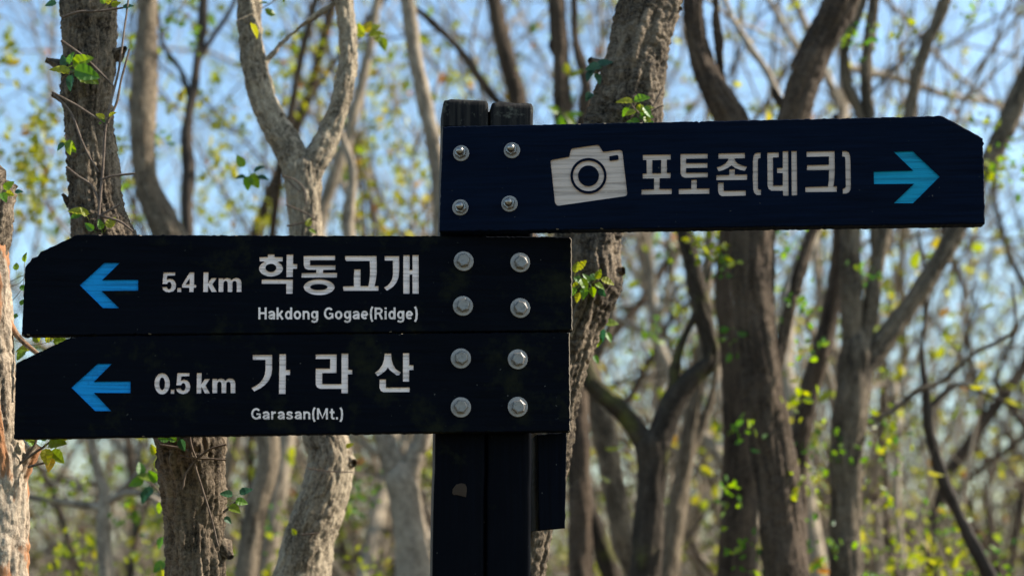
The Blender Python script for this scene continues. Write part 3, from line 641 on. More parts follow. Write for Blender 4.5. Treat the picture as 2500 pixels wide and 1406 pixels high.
sprig('T11', [(1568, 310), (1562, 280), (1545, 262), (1540, 250)],
      [(1545, 250, 42, 172, 'y'), (1548, 246, 40, 12, 'g'), (1570, 262, 34, -45, 'g'), (1552, 272, 30, 200, 'y'), (1560, 282, 36, -10, 'g'), (1560, 292, 34, 215, 'g'), (1575, 285, 30, -70, 'y'), (1575, 265, 22, 10, 'y'), (1582, 296, 28, -60, 'g'), (1545, 296, 30, 230, 'g'), (1535, 264, 26, 230, 'g'), (1556, 258, 28, -50, 'y')], 5, Yoff=-0.105, seed=11,
      stems2=[[(1575, 290), (1600, 250), (1618, 215)], [(1580, 280), (1610, 262), (1620, 258)]])
sprig('T11', [(1478, 185), (1460, 170), (1448, 165)], [(1468, 162, 44, 195, 'd'), (1460, 160, 40, 20, 'd'), (1448, 170, 36, 240, 'd'), (1455, 180, 30, -70, 'd'), (1440, 225, 26, 250, 'd'), (1450, 232, 24, 200, 'd')], 5, Yoff=-0.06, seed=12)
sprig('T10', [(1398, 330), (1388, 300), (1378, 280)], [(1368, 285, 40, -80, 'g'), (1378, 278, 42, -45, 'y'), (1362, 275, 30, 150, 'g'), (1390, 285, 34, 20, 'g'), (1385, 180, 30, 100, 'y'), (1395, 190, 36, 40, 'y')], 4, Yoff=-0.3, seed=13)
sprig('T11', [(1400, 705), (1425, 692), (1455, 690), (1470, 680)],
      [(1405, 665, 30, 80, 'y'), (1412, 658, 30, 50, 'y'), (1402, 678, 30, -30, 'g'), (1418, 680, 34, -60, 'g'), (1420, 690, 26, 200, 'y'), (1440, 682, 30, 30, 'g'), (1452, 692, 28, -30, 'g'), (1468, 682, 34, -18, 'y'), (1445, 700, 26, -80, 'g'), (1428, 702, 30, -100, 'g'), (1408, 705, 30, 220, 'g'), (1415, 715, 26, 250, 'y'), (1438, 690, 26, 120, 'g'), (1455, 680, 26, 60, 'y'), (1462, 706, 24, -50, 'd')], 4, Yoff=-0.10, seed=14)
sprig('T11', [(1460, 830), (1462, 800), (1470, 775)], [(1468, 800, 36, -90, 'd'), (1475, 790, 36, 5, 'y'), (1470, 780, 34, 90, 'd'), (1462, 815, 34, -100, 'g'), (1460, 805, 28, 190, 'g'), (1480, 812, 26, -60, 'g'), (1450, 868, 22, -60, 'g')], 4, Yoff=0.15, seed=15)
sprig('T1', [(30, 1145), (70, 1115), (105, 1092), (122, 1078)],
      [(118, 1084, 46, 5, 'y'), (125, 1100, 44, -40, 'y'), (112, 1095, 40, -80, 'y'), (140, 1082, 30, 30, 'y'), (90, 1078, 34, 150, 'y'), (104, 1076, 34, 70, 'g'), (126, 1118, 34, -95, 'o'), (80, 1088, 26, 120, 'g'), (70, 1078, 26, 100, 'y')], 8, Yoff=-0.02, seed=16,
      stems2=[[(60, 1120), (85, 1085), (92, 1060)], [(68, 1140), (95, 1132), (120, 1128)]])
sprig('T1', [(0, 478), (12, 462)], [(10, 462, 30, 40, 'g'), (4, 470, 28, -60, 'g'), (14, 470, 24, -20, 'y'), (36, 470, 20, 10, 'd')], 4, Yoff=-0.12, seed=17)
sprig('T1', [(20, 700), (50, 690), (70, 660)], [(60, 640, 24, 80, 'g'), (48, 700, 22, -20, 'g'), (40, 660, 22, 100, 'g'), (50, 745, 20, 60, 'g'), (45, 770, 22, 200, 'g')], 2.5, Yoff=0.15, seed=18,
      stems2=[[(20, 690), (60, 672), (110, 668)], [(25, 740), (55, 700), (60, 640)]])
sprig('T1', [(20, 826), (80, 842), (130, 832)], [(95, 835, 34, 120, 'y'), (110, 830, 34, 20, 'y'), (75, 850, 36, 190, 'y'), (60, 855, 30, 240, 'g'), (130, 835, 34, 10, 'y')], 2.5, Yoff=0.15, seed=28)
def tuft(key, spots, seed, Yoff=0.0, nleaf=16, lsz=0.026, olive=False):
    """out of focus leaf clusters on the trees behind: one mesh per cluster"""
    root, base, Y = TREES[key]; rng = np.random.RandomState(seed)
    for (x, y, rpx) in spots:
        yy = Y + Yoff + rng.uniform(-0.15, 0.15); c0 = at(x, y, yy); rr = rpx*mpp(yy)
        gr = rng.rand() < 0.65
        n = int(1.0*nleaf*(rpx/50.0)**1.3)+5
        P = c0 + rng.normal(size=(n, 3))*rr*0.55; D = rng.normal(size=(n, 3)) + np.array([0, 0, -0.2])
        bag = Bag(); bag.add(*leaf_quads(P, D, lsz*rng.uniform(0.75, 1.4, n), rng, np.clip(rng.normal(0.5, 0.3, n), 0, 1)*(1.0 if gr else 0.5) if not olive else np.clip(rng.normal(0.72, 0.14, n), 0, 1)))
        o = link('foliage', bag.mesh('foliage', M['leaf_wood' if olive else 'leaf_green' if gr else 'leaf_yellow'], base, 'FLOAT', 'tint', False), root); o['kind'] = 'stuff'
tuft('T14', [(1700, 600, 50), (1990, 850, 40), (1770, 1200, 40), (1960, 1180, 50), (1755, 620, 45), (1790, 830, 36), (1815, 1045, 36), (1945, 965, 45), (1830, 1350, 50), (1760, 660, 40), (1925, 590, 40), (1960, 745, 44)], 1, 0.05)
tuft('T15', [(2010, 1100, 55), (2000, 1320, 60), (2110, 650, 36), (2150, 1090, 70), (2120, 1200, 60), (2170, 1030, 44), (2480, 380, 60), (2440, 430, 60), (2400, 290, 50), (2060, 90, 40), (2200, 60, 40), (2380, 20, 45), (2110, 80, 40)], 2, -0.05)
tuft('T17', [(2300, 1380, 90), (2180, 1370, 90), (2420, 1390, 80), (2320, 1250, 60), (2090, 1390, 70)], 3, 0.3, 22)
tuft('T20c', [(1640, 600, 50), (1660, 760, 40), (1700, 830, 46), (1600, 820, 44)], 4, 0.4)
tuft('T3', [(330, 120, 40), (300, 350, 44), (380, 350, 30), (410, 40, 36), (470, 100, 40), (270, 440, 40), (290, 520, 40)], 5, 0.2)
tuft('T4', [(90, 350, 60), (100, 420, 60), (60, 380, 60), (10, 150, 40), (520, 400, 44), (440, 250, 40), (30, 500, 60), (120, 480, 60), (110, 300, 50)], 6, 0.0, 26, 0.04, True)
tuft('T21', [(120, 1200, 50), (200, 1180, 50), (160, 1330, 60), (310, 1270, 50), (350, 1370, 50), (230, 1395, 60)], 7, 0.1)
tuft('T6', [(620, 150, 60), (760, 170, 70), (700, 220, 60), (930, 300, 60), (900, 380, 60), (980, 500, 60), (880, 540, 60), (640, 520, 60), (480, 40, 60), (560, 300, 60), (1000, 420, 60), (930, 200, 50), (1140, 200, 50), (730, 100, 60), (520, 500, 60)], 8, 0.6, 24, 0.045, True)
tuft('T7', [(880, 1200, 50), (860, 1250, 44), (640, 1270, 44), (900, 1370, 50), (600, 1380, 44), (1000, 1290, 24)], 9, 0.3)

# ------------------------------------------------------------------ the signpost
class Plane:                            # a vertical plane through (x0, y0) turned by yaw about z
    def __init__(s, x0, y0, yaw):
        s.o = np.array([x0, y0, 0.0]); s.u = np.array([math.cos(yaw), math.sin(yaw), 0.0]); s.n = np.array([math.sin(yaw), -math.cos(yaw), 0.0])
    def uv(s, x, y):
        d = ray(x, y); t = np.dot(s.o-CAM, s.n)/np.dot(d, s.n); p = CAM + d*t
        return np.array([np.dot(p-s.o, s.u), p[2]])
    def pt(s, u, v, depth=0.0):         # depth goes into the board
        u = np.asarray(u); v = np.asarray(v)
        return s.o + u[..., None]*s.u + v[..., None]*np.array([0, 0, 1.0]) - s.n*depth
PX0 = at(1188, 700, 0)[0]
PL = Plane(PX0, -0.034, R(5.5))          # left boards
PT = Plane(PX0, -0.062, R(-4.5))         # upper right board
PP = Plane(PX0, 0.0, R(5.5))             # front of the post
post_base = np.array([at(1172, 1400, 0)[0]-0.012, 0.06, float(ground_z(np.array([-0.07]), np.array([0.06]))[0])])
SP = link('signpost', None, None, post_base)
tag(SP, 'dark navy wooden trail signpost with two boards pointing left and one pointing right', 'signpost')

def loops_px(origin, scale, polys):
    return [[(origin[0]+x/scale, origin[1]+y/scale) for x, y in p] for p in polys]
def ell(cx, cy, rx, ry, a0=0, a1=360, n=40):
    full = abs(a1-a0) >= 360
    return [(cx+rx*math.cos(R(a)), cy+ry*math.sin(R(a))) for a in np.linspace(a0, a1, n, endpoint=not full)]
def smooth(p, it=1):
    for _ in range(it):
        q = []
        for k in range(len(p)):
            a, b = p[k], p[(k+1) % len(p)]
            q += [(a[0]*.75+b[0]*.25, a[1]*.75+b[1]*.25), (a[0]*.25+b[0]*.75, a[1]*.25+b[1]*.75)]
        p = q
    return p
S12 = 2460/210
G5 = [(220,172),(545,172),(540,255),(325,258),(310,372),(390,345),(480,365),(545,430),(567,530),(550,620),(490,690),(375,722),(270,700),(205,650),(183,575),(312,572),(330,620),(370,638),(415,620),(438,560),(440,500),(420,450),(375,430),(340,450),(320,490),(192,492),(205,330)]
G4 = [(945,170),(1070,170),(1065,510),(1112,512),(1130,550),(1115,592),(1055,595),(1050,712),(935,712),(935,592),(740,590),(730,520)]
G4i = [(945,335),(945,500),(828,502)]
GK = [(1328,165),(1465,165),(1455,465),(1550,330),(1697,325),(1572,500),(1697,710),(1555,712),(1455,530),(1452,712),(1320,712)]
GM = [(1748,332),(1878,332),(1880,375),(1920,335),(1990,322),(2060,340),(2110,385),(2160,340),(2230,320),(2300,330),(2360,380),(2380,450),(2378,712),(2250,712),(2250,480),(2235,420),(2195,402),(2150,420),(2130,470),(2128,712),(2000,712),(2000,480),(1985,420),(1945,402),(1900,425),(1880,475),(1878,712),(1748,712)]
GD = [(605,600),(712,600),(708,712),(600,712)]
def fit(poly, ref, box):
    xs = [p[0] for p in ref]; ys = [p[1] for p in ref]; x0, x1, y0, y1 = min(xs), max(xs), min(ys), max(ys)
    return [(box[0]+(x-x0)/(x1-x0)*(box[2]-box[0]), box[1]+(y-y0)/(y1-y0)*(box[3]-box[1])) for x, y in poly]
W_54 = loops_px((380, 650), 2500/220, [G5, G4, G4i, GK, GM, GD])
CA = 2262/740
W_05 = loops_px((340, 600), CA, [ell(171, 1028, 57, 79), ell(171, 1028, 21, 47), fit(GD, GD, (235, 1072, 262, 1102)), fit(G5, G5, (275, 948, 381, 1105)), fit(GK, GK, (428, 948, 527, 1100)), fit(GM, GM, (546, 988, 717, 1098))])
HIEUT = [(400,130),(588,130),(590,200),(825,205),(818,328),(690,334)] + ell(487, 535, 340, 225, -50, 230, 40) + [(300,332),(165,328),(155,210),(398,200)]
W_HAK = loops_px((620, 610), S12, [HIEUT, ell(485, 515, 155, 117),
    [(935,135),(1122,135),(1118,400),(1240,405),(1235,538),(1115,540),(1110,772),(928,772)],
    [(225,845),(1112,845),(1105,1252),(925,1252),(925,970),(222,970)],
    [(1440,168),(2320,165),(2318,297),(1605,297),(1605,440),(2332,440),(2330,567),(1980,570),(1975,655),(2378,655),(2375,788),(1360,788),(1365,660),(1785,655),(1785,570),(1540,568),(1460,530),(1425,450),(1422,190)],
    ell(1865, 1065, 442, 225), ell(1855, 1062, 250, 85)])
W_HAK += loops_px((825, 610), S12, [
    [(208,172),(1105,168),(1110,650),(1085,870),(1050,1032),(1160,1035),(1155,1170),(160,1170),(145,1040),(460,1035),(455,800),(468,560),(648,555),(645,1032),(872,1032),(905,860),(918,650),(912,318),(240,318),(208,280)],
    [(1335,180),(1750,175),(1752,600),(1735,780),(1680,920),(1590,1040),(1500,1110),(1400,1165),(1318,1078),(1420,1020),(1500,930),(1555,820),(1575,700),(1572,305),(1340,305)],
    [(1870,150),(2050,150),(2052,575),(2135,575),(2130,150),(2308,150),(2310,1255),(2135,1255),(2130,703),(2050,703),(2048,1255),(1870,1255)]])
W_GARA = loops_px((605, 850), S12, [
    [(140,188),(695,188),(695,600),(670,760),(600,920),(490,1045),(350,1150),(180,1230),(108,1135),(250,1060),(360,970),(440,860),(490,740),(505,600),(505,330),(145,330)],
    [(905,165),(1092,165),(1090,615),(1210,620),(1205,758),(1085,762),(1080,1305),(892,1305)],
    [(1945,178),(2540,172),(2535,705),(2130,705),(2128,1020),(2680,1020),(2680,150),(2872,150),(2872,605),(2988,610),(2985,740),(2862,742),(2862,1285),(2678,1285),(2678,1155),(2070,1160),(1980,1110),(1942,1030),(1942,578),(2355,578),(2358,305),(1945,305)]])
W_GARA += loops_px((815, 850), S12, [
    [(1452,150),(1638,150),(1650,300),(1690,460),(1770,590),(1915,690),(1870,765),(1800,770),(1700,700),(1600,620),(1545,545),(1490,630),(1380,720),(1255,795),(1172,700),(1290,610),(1390,470),(1435,320)],
    [(1978,135),(2155,135),(2155,478),(2280,480),(2275,615),(2155,618),(2152,950),(1978,950)],
    [(1308,888),(1490,885),(1490,1120),(2168,1115),(2165,1248),(1420,1255),(1345,1215),(1305,1130)]])
W_PHOTO = loops_px((1555, 360), S12, [
    [(170,215),(968,205),(965,350),(855,352),(855,728),(965,728),(962,878),(650,882),(645,1190),(995,1190),(995,1335),(132,1350),(132,1208),(490,1200),(490,888),(170,890),(165,752),(280,748),(275,362),(172,362)],
    [(440,365),(695,360),(690,740),(438,742)],
    [(1245,188),(2022,182),(2020,318),(1405,328),(1405,455),(2018,450),(2015,582),(1405,595),(1405,725),(2028,718),(2025,858),(1370,870),(1290,835),(1250,750)],
    [(1555,930),(1712,925),(1710,1178),(2072,1175),(2070,1325),(1198,1335),(1198,1188),(1555,1180)]])
W_PHOTO += loops_px((1740, 360), S12, [
    [(165,178),(922,162),(920,312),(620,318),(650,400),(720,465),(850,520),(985,555),(918,675),(780,645),(640,590),(540,515),(430,590),(300,650),(168,688),(115,572),(250,530),(380,450),(440,370),(445,322),(165,325)],
    [(475,630),(632,622),(632,780),(985,775),(982,928),(105,940),(108,795),(475,788)],
    [(152,1010),(315,1005),(312,1240),(948,1232),(945,1380),(270,1395),(190,1355),(155,1260)],
    [(1270,158),(1370,152),(1370,305),(1310,320),(1292,370),(1290,1170),(1310,1200),(1380,1215),(1378,1360),(1260,1360),(1190,1310),(1160,1200),(1148,900),(1150,400),(1170,240),(1210,180)],
    [(1560,152),(1890,145),(1888,285),(1722,290),(1728,1090),(2005,1085),(2005,735),(1840,730),(1838,590),(2005,585),(2002,115),(2158,108),(2168,1380),(2015,1382),(2010,1240),(1680,1240),(1600,1190),(1570,1100)],
    [(2250,110),(2402,108),(2415,1372),(2262,1375)]])
W_PHOTO += loops_px((1880, 360), S12, [
    [(1045,125),(1845,108),(1850,700),(1835,950),(1815,1115),(1910,1110),(1908,1268),(1010,1280),(1010,1135),(1660,1115),(1680,950),(1690,650),(1055,658),(1058,510),(1685,495),(1685,260),(1048,272)],
    [(2065,108),(2180,108),(2250,145),(2285,230),(2300,400),(2308,1100),(2295,1220),(2250,1290),(2180,1320),(2082,1325),(2085,1180),(2150,1160),(2168,1120),(2155,350),(2140,275),(2065,258)]])
W_CAMERA = loops_px((1320, 330), 2500/380, [
    [(160,430),(168,410),(185,398),(460,350),(485,245),(494,226),(510,215),(900,160),(925,164),(945,178),(1000,270),(1260,240),(1290,245),(1312,268),(1390,935),(1384,962),(1360,980),(300,1132),(278,1132),(250,1118),(230,1085)],
    ell(768, 655, 291, 287, n=56), ell(768, 655, 249, 245, n=56), ell(768, 655, 168, 167, n=48),
    [(1102,352),(1108,340),(1225,320),(1246,330),(1250,345),(1250,392),(1240,398),(1118,415),(1106,408)]])
A_UP = loops_px((0, 560), 1666/640, [[(508,355),(665,212),(762,212),(650,322),(878,320),(878,389),(645,391),(757,500),(655,500)]])
A_LOW = loops_px((0, 560), 1666/640, [[(455,1005),(622,853),(711,853),(597,967),(829,965),(829,1039),(597,1037),(706,1153),(605,1153)]])
A_RIGHT = loops_px((1600, 250), 2500/900, [[(1481,470),(1748,463),(1615,335),(1745,332),(1928,505),(1748,684),(1618,684),(1755,552),(1483,555)]])
def arc(cx, cy, rx, ry, a0, a1, n=14): return [(cx+rx*math.cos(R(a)), cy+ry*math.sin(R(a))) for a in np.linspace(a0, a1, n)]
GLYPH = {   # bold sans serif letters as stroke centre lines, cap height 1
 'H': (.66, [[(.1,0),(.1,1)], [(.56,0),(.56,1)], [(.1,.52),(.56,.52)]]),
 'a': (.56, [[(.09,.50),(.15,.60),(.27,.64),(.40,.61),(.46,.50),(.46,0)], [(.46,.38),(.3,.37),(.15,.32),(.1,.2),(.15,.1),(.27,.08),(.40,.15),(.46,.27)]]),
 'k': (.56, [[(.1,0),(.1,1)], [(.46,.72),(.15,.30)], [(.24,.40),(.48,0)]]),
 'd': (.58, [[(.48,0),(.48,1)], arc(.28, .36, .18, .28, 0, 360, 22)]),
 'o': (.60, [arc(.30, .36, .20, .28, 0, 360, 24)]),
 'n': (.56, [[(.1,0),(.1,.72)], [(.1,.46),(.16,.59),(.28,.64),(.40,.60),(.46,.48),(.46,0)]]),
 'g': (.58, [arc(.28, .38, .18, .26, 0, 360, 22), [(.48,.72),(.48,-.02),(.44,-.15),(.28,-.21),(.14,-.18),(.09,-.09)]]),
 'G': (.76, [arc(.40, .5, .29, .42, 42, 330, 26), [(.66,.06),(.66,.47),(.42,.47)]]),
 'e': (.58, [arc(.29, .36, .19, .28, 0, 312, 22), [(.12,.36),(.48,.36)]]),
 '(': (.30, [[(.24,1.06),(.14,.82),(.11,.45),(.14,.05),(.24,-.20)]]),
 ')': (.30, [[(.06,1.06),(.16,.82),(.19,.45),(.16,.05),(.06,-.20)]]),
 'R': (.68, [[(.1,0),(.1,1)], [(.1,.9),(.40,.9),(.52,.82),(.55,.70),(.50,.57),(.38,.5),(.1,.5)], [(.38,.5),(.58,0)]]),
 'i': (.22, [[(.1,0),(.1,.72)], [(.1,.84),(.1,1)]]),
 'r': (.40, [[(.1,0),(.1,.72)], [(.1,.42),(.18,.58),(.36,.63)]]),
 's': (.54, [[(.45,.52),(.38,.62),(.26,.65),(.13,.60),(.11,.48),(.22,.40),(.36,.34),(.45,.24),(.42,.12),(.27,.07),(.13,.10),(.07,.21)]]),
 'M': (.86, [[(.1,0),(.1,1)], [(.74,0),(.74,1)], [(.12,.96),(.42,.12),(.72,.96)]]),
 't': (.38, [[(.18,.95),(.18,.2),(.22,.1),(.36,.08)], [(.02,.64),(.36,.64)]]),
 '.': (.22, [[(.1,0),(.1,.2)]]), ' ': (.24, [])}
def stroke_text(text, box, slope=0.0, w=0.175):
    """ribbons (left edge, right edge) in photograph pixels"""
    total = sum(GLYPH[c][0]+0.06 for c in text)-0.06; sx = (box[2]-box[0])/total; sy = (box[3]-box[1]); out = []; x = 0.0
    for c in text:
        wd, st = GLYPH[c]
        for line in st:
            P = np.array([((x+p[0])*sx, p[1]*sy) for p in line]); T = np.gradient(P, axis=0); T /= np.linalg.norm(T, axis=1)[:, None]+1e-9
            if len(P) > 4 and np.linalg.norm(P[0]-P[-1]) < 1e-6: T[0] = T[-1] = T[0]+T[-1]; T[0] /= np.linalg.norm(T[0]); T[-1] = T[0]
            N = np.stack([-T[:, 1], T[:, 0]], -1)*w*0.5*sy
            f = lambda A: [(box[0]+q[0], box[3]-q[1]+slope*q[0]) for q in A]
            out.append((f(P+N), f(P-N)))
        x += wd+0.06
    return out
W_HAKE = stroke_text('Hakdong Gogae(Ridge)', (630, 750.5, 1021, 779.5), 0.0)
W_GARAE = stroke_text('Garasan(Mt.)', (612, 996, 839, 1023.5), 0.0)

def fill2d(loops):
    cu = bpy.data.curves.new('fill', 'CURVE'); cu.dimensions = '2D'; cu.fill_mode = 'BOTH'
    for l in loops:
        sp = cu.splines.new('POLY'); sp.points.add(len(l)-1); sp.use_cyclic_u = True
        for p, q in zip(sp.points, l): p.co = (q[0], q[1], 0, 1)
    o = bpy.data.objects.new('fill', cu); COL.objects.link(o)
    me = o.evaluated_get(bpy.context.evaluated_depsgraph_get()).to_mesh()
    V = np.array([v.co[:] for v in me.vertices]); Fs = [tuple(p.vertices) for p in me.polygons]
    COL.objects.unlink(o); bpy.data.objects.remove(o)
    return V, Fs
def resample(poly, step, jit, rng):
    out = []
    for k in range(len(poly)):
        a = np.array(poly[k], float); b = np.array(poly[(k+1) % len(poly)], float); L = np.linalg.norm(b-a); n = max(1, int(L/step))
        nrm = np.array([b[1]-a[1], a[0]-b[0]])/max(L, 1e-6)
        for q in range(n):
            p = a + (b-a)*q/n
            if q: p = p + nrm*rng.normal()*jit*(2.2 if rng.rand() < 0.06 else 1)
            out.append(p)
    return np.array(out)
def pymesh(name, V, Fs, mat, base, smooth_=False):
    me = bpy.data.meshes.new(name); me.from_pydata([tuple(np.asarray(v)-base) for v in V], [], Fs); me.materials.append(mat)
    bm = bmesh.new(); bm.from_mesh(me); bmesh.ops.recalc_face_normals(bm, faces=bm.faces); bm.to_mesh(me); bm.free()
    if smooth_: me.polygons.foreach_set('use_smooth', [True]*len(me.polygons))
    return me
CARVE = 0.0028
def board(plane, outline, mat, carved, thick, label, seed, lit_rim=True):
    rng = np.random.RandomState(seed)
    o2 = resample([plane.uv(x, y) for x, y in outline], 0.0045, 0.00035, rng)
    area = 0.5*np.sum(o2[:, 0]*np.roll(o2[:, 1], -1) - np.roll(o2[:, 0], -1)*o2[:, 1])
    if area < 0: o2 = o2[::-1]
    t = np.roll(o2, -1, 0)-np.roll(o2, 1, 0); t /= np.linalg.norm(t, axis=1)[:, None]; inn = np.stack([-t[:, 1], t[:, 0]], -1)
    bev = 0.0016 + 0.0006*rng.normal(size=len(o2))[:, None]*0.4
    front = o2 + inn*np.abs(bev)
    uvl = [[plane.uv(x, y) for x, y in l] for grp, _, _ in carved for l in grp if not isinstance(l, tuple)]
    V2, Fs = fill2d([list(map(tuple, front))] + uvl)
    V = list(plane.pt(V2[:, 0], V2[:, 1])); Fs = list(Fs); n = len(o2); b0 = len(V)
    V += list(plane.pt(front[:, 0], front[:, 1])) + list(plane.pt(o2[:, 0], o2[:, 1], 0.0016)) + list(plane.pt(o2[:, 0], o2[:, 1], thick))
    for ring in range(2):
        for k in range(n):
            a = b0+ring*n+k; c_ = b0+ring*n+(k+1) % n
            Fs.append((a, c_, c_+n, a+n))
    Fs.append(tuple(b0+2*n+k for k in range(n))[::-1])
    nplate = len(Fs)-2*n-1
    me = pymesh('sign_board', V, Fs, M[mat], post_base); me.materials.append(M['worn_lit_edge'])
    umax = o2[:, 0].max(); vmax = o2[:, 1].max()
    for k in range(n):                                       # scattered rubbed arrises; right-end ones lightened to paint in a sunlit rim
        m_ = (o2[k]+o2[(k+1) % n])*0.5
        if (m_[0] > umax-0.004 and lit_rim and rng.rand() < 0.95) or rng.rand() < 0.012: me.polygons[nplate+k].material_index = 1
    bo = link('sign_board', me, SP); bo['label'] = label
    for grp, cm, (nm, lb) in carved:
        if isinstance(grp[0], tuple):                       # fine lettering: thin strokes of paint on the face
            V = []; Fs = []
            for si, (A, B) in enumerate(grp):
                k0 = len(V); n = len(A)
                for E_ in (A, B):
                    u_ = np.array([plane.uv(x, y) for x, y in E_]); V += list(plane.pt(u_[:, 0], u_[:, 1], -0.0003-0.00003*(si % 5)))
                Fs += [(k0+k, k0+k+1, k0+n+k+1, k0+n+k) for k in range(n-1)]
            me = bpy.data.meshes.new(nm); me.from_pydata([tuple(v-post_base) for v in V], [], Fs); me.materials.append(M[cm])
            q = link(nm, me, bo); q['label'] = lb; q['kind'] = 'stuff'
            continue
        L2 = [[plane.uv(x, y) for x, y in l] for l in grp]
        V2, Fs = fill2d(L2); V = list(plane.pt(V2[:, 0], V2[:, 1], CARVE)); Fs = list(Fs)
        for l in L2:
            l = np.array(l); k0 = len(V); V += list(plane.pt(l[:, 0], l[:, 1], 0.0003)) + list(plane.pt(l[:, 0], l[:, 1], CARVE)); n = len(l)
            Fs += [(k0+k, k0+(k+1) % n, k0+n+(k+1) % n, k0+n+k) for k in range(n)]
        me = bpy.data.meshes.new(nm); me.from_pydata([tuple(v-post_base) for v in V], [], Fs); me.materials.append(M[cm])
        q = link(nm, me, bo); q['label'] = lb
    return bo
def lathe(prof, n, plane, px, py, twist=0.0, hexa=False):
    """prof rows (radius, height out of the board)"""
    uv = plane.uv(px, py); V = []; Fs = []
    for r, h in prof:
        for k in range(n):
            a = 2*PI*k/n + twist
            V.append(plane.pt(uv[0]+r*math.cos(a), uv[1]+r*math.sin(a), -h))
    for i_ in range(len(prof)-1):
        for k in range(n): Fs.append((i_*n+k, i_*n+(k+1) % n, (i_+1)*n+(k+1) % n, (i_+1)*n+k))
    Fs.append(tuple(range((len(prof)-1)*n, len(prof)*n)))
    return V, Fs
def bolt(plane, bo, px, py, rng, domed, rw):
    V, Fs = lathe([(rw, 0.0), (rw, 0.0016), (rw*0.965, 0.0023), (rw*0.4, 0.0024)], 36, plane, px, py)
    link('washer', pymesh('washer', V, Fs, M['zinc'], post_base), bo)
    jx, jy = px + rng.uniform(-1.5, 1.5), py + rng.uniform(-1, 1.5)
    tw = rng.uniform(0, PI/3)
    if domed:
        V, Fs = lathe([(0.0108, 0.0022), (0.0108, 0.0095), (0.0098, 0.0108)], 6, plane, jx, jy, tw)
        link('nut', pymesh('nut', V, Fs, M['steel'], post_base), bo)
        V, Fs = lathe([(0.0068, 0.0105), (0.0068, 0.0110)] + [(0.0068 + 0.0002*(k % 2), 0.0110+0.0012*k) for k in range(7)] + [(0.0066*math.cos(a), 0.0192+0.0046*math.sin(a)) for a in np.linspace(0.15, 1.45, 6)], 24, plane, jx, jy)
        link('bolt', pymesh('bolt', V, Fs, M['steel'], post_base, True), bo)
    else:
        V, Fs = lathe([(0.0124, 0.0022), (0.0124, 0.0112), (0.0108, 0.0130)], 6, plane, jx, jy, tw)
        k0 = len(V); V2, F2 = lathe([(0.0094, 0.0130), (0.0086, 0.0136), (0.004, 0.0134)], 24, plane, jx, jy)
        Fs = Fs + [tuple(i_+k0 for i_ in f) for f in F2]; V = V + V2
        link('bolt', pymesh('bolt', V, Fs, M['zinc_dark'], post_base), bo)
rng = random.Random(4)
b1 = board(PT, [(1081, 309), (1430, 302), (2000, 290), (2298, 283), (2330, 298), (2400, 338), (2404, 470), (2405, 546), (1600, 557.5), (1200, 563), (1072, 564.5)], 'navy_new',
           [(W_CAMERA, 'white_new', ('camera_pictogram', 'carved white camera pictogram')), (W_PHOTO, 'white_new', ('lettering', 'carved white Korean lettering on the upper right board')), (A_RIGHT, 'blue_new', ('arrow', 'teal blue arrow pointing right'))],
           0.030, 'clean navy board pointing right with camera pictogram', 1, False)
for q in [(1126, 375), (1250, 368), (1124, 507), (1244, 498)]: bolt(PT, b1, *q, rng, True, 0.0144)
b2 = board(PL, [(188, 573), (600, 574.5), (1000, 576), (1380, 578), (1391, 579), (1396, 584), (1397, 700), (1398, 806.5), (700, 813), (52, 819), (61, 652), (66, 645), (72, 640), (78, 630), (92, 625), (99, 614), (116, 607)], 'navy_old',
           [(W_54, 'white_old', ('lettering', 'carved white 5.4 km distance')), (W_HAK, 'white_old', ('lettering', 'carved white four syllable Korean name')), (W_HAKE, 'white_old', ('lettering', 'small carved white romanised name on the upper left board')), (A_UP, 'blue_old', ('arrow', 'bright blue arrow pointing left, upper of two'))],
           0.030, 'stained navy board pointing left with chewed corner', 2)
for q in [(1132, 638), (1270, 641), (1130, 747), (1270, 752)]: bolt(PL, b2, *q, rng, False, 0.0176)
b3 = board(PL, [(176, 821.5), (700, 816), (1391, 811), (1392, 930), (1393, 1053), (1000, 1056), (640, 1061.5), (300, 1066), (33, 1071), (36, 980), (38, 890), (41, 885)], 'navy_old',
           [(W_05, 'white_old', ('lettering', 'carved white 0.5 km distance'))] + [(g_, 'white_old', ('lettering', 'carved white %s Korean syllable of the mountain name' % w_)) for g_, w_ in ((W_GARA[:2], 'first'), (W_GARA[2:3], 'middle'), (W_GARA[3:], 'last'))] + [ (W_GARAE, 'white_old', ('lettering', 'small carved white romanised name on the lower left board')), (A_LOW, 'blue_old', ('arrow', 'bright blue arrow pointing left, lower of two'))],
           0.030, 'stained navy board pointing left, lowest on the post', 3)
for q in [(1125, 875), (1264, 877), (1125, 994), (1264, 993)]: bolt(PL, b3, *q, rng, False, 0.0176)

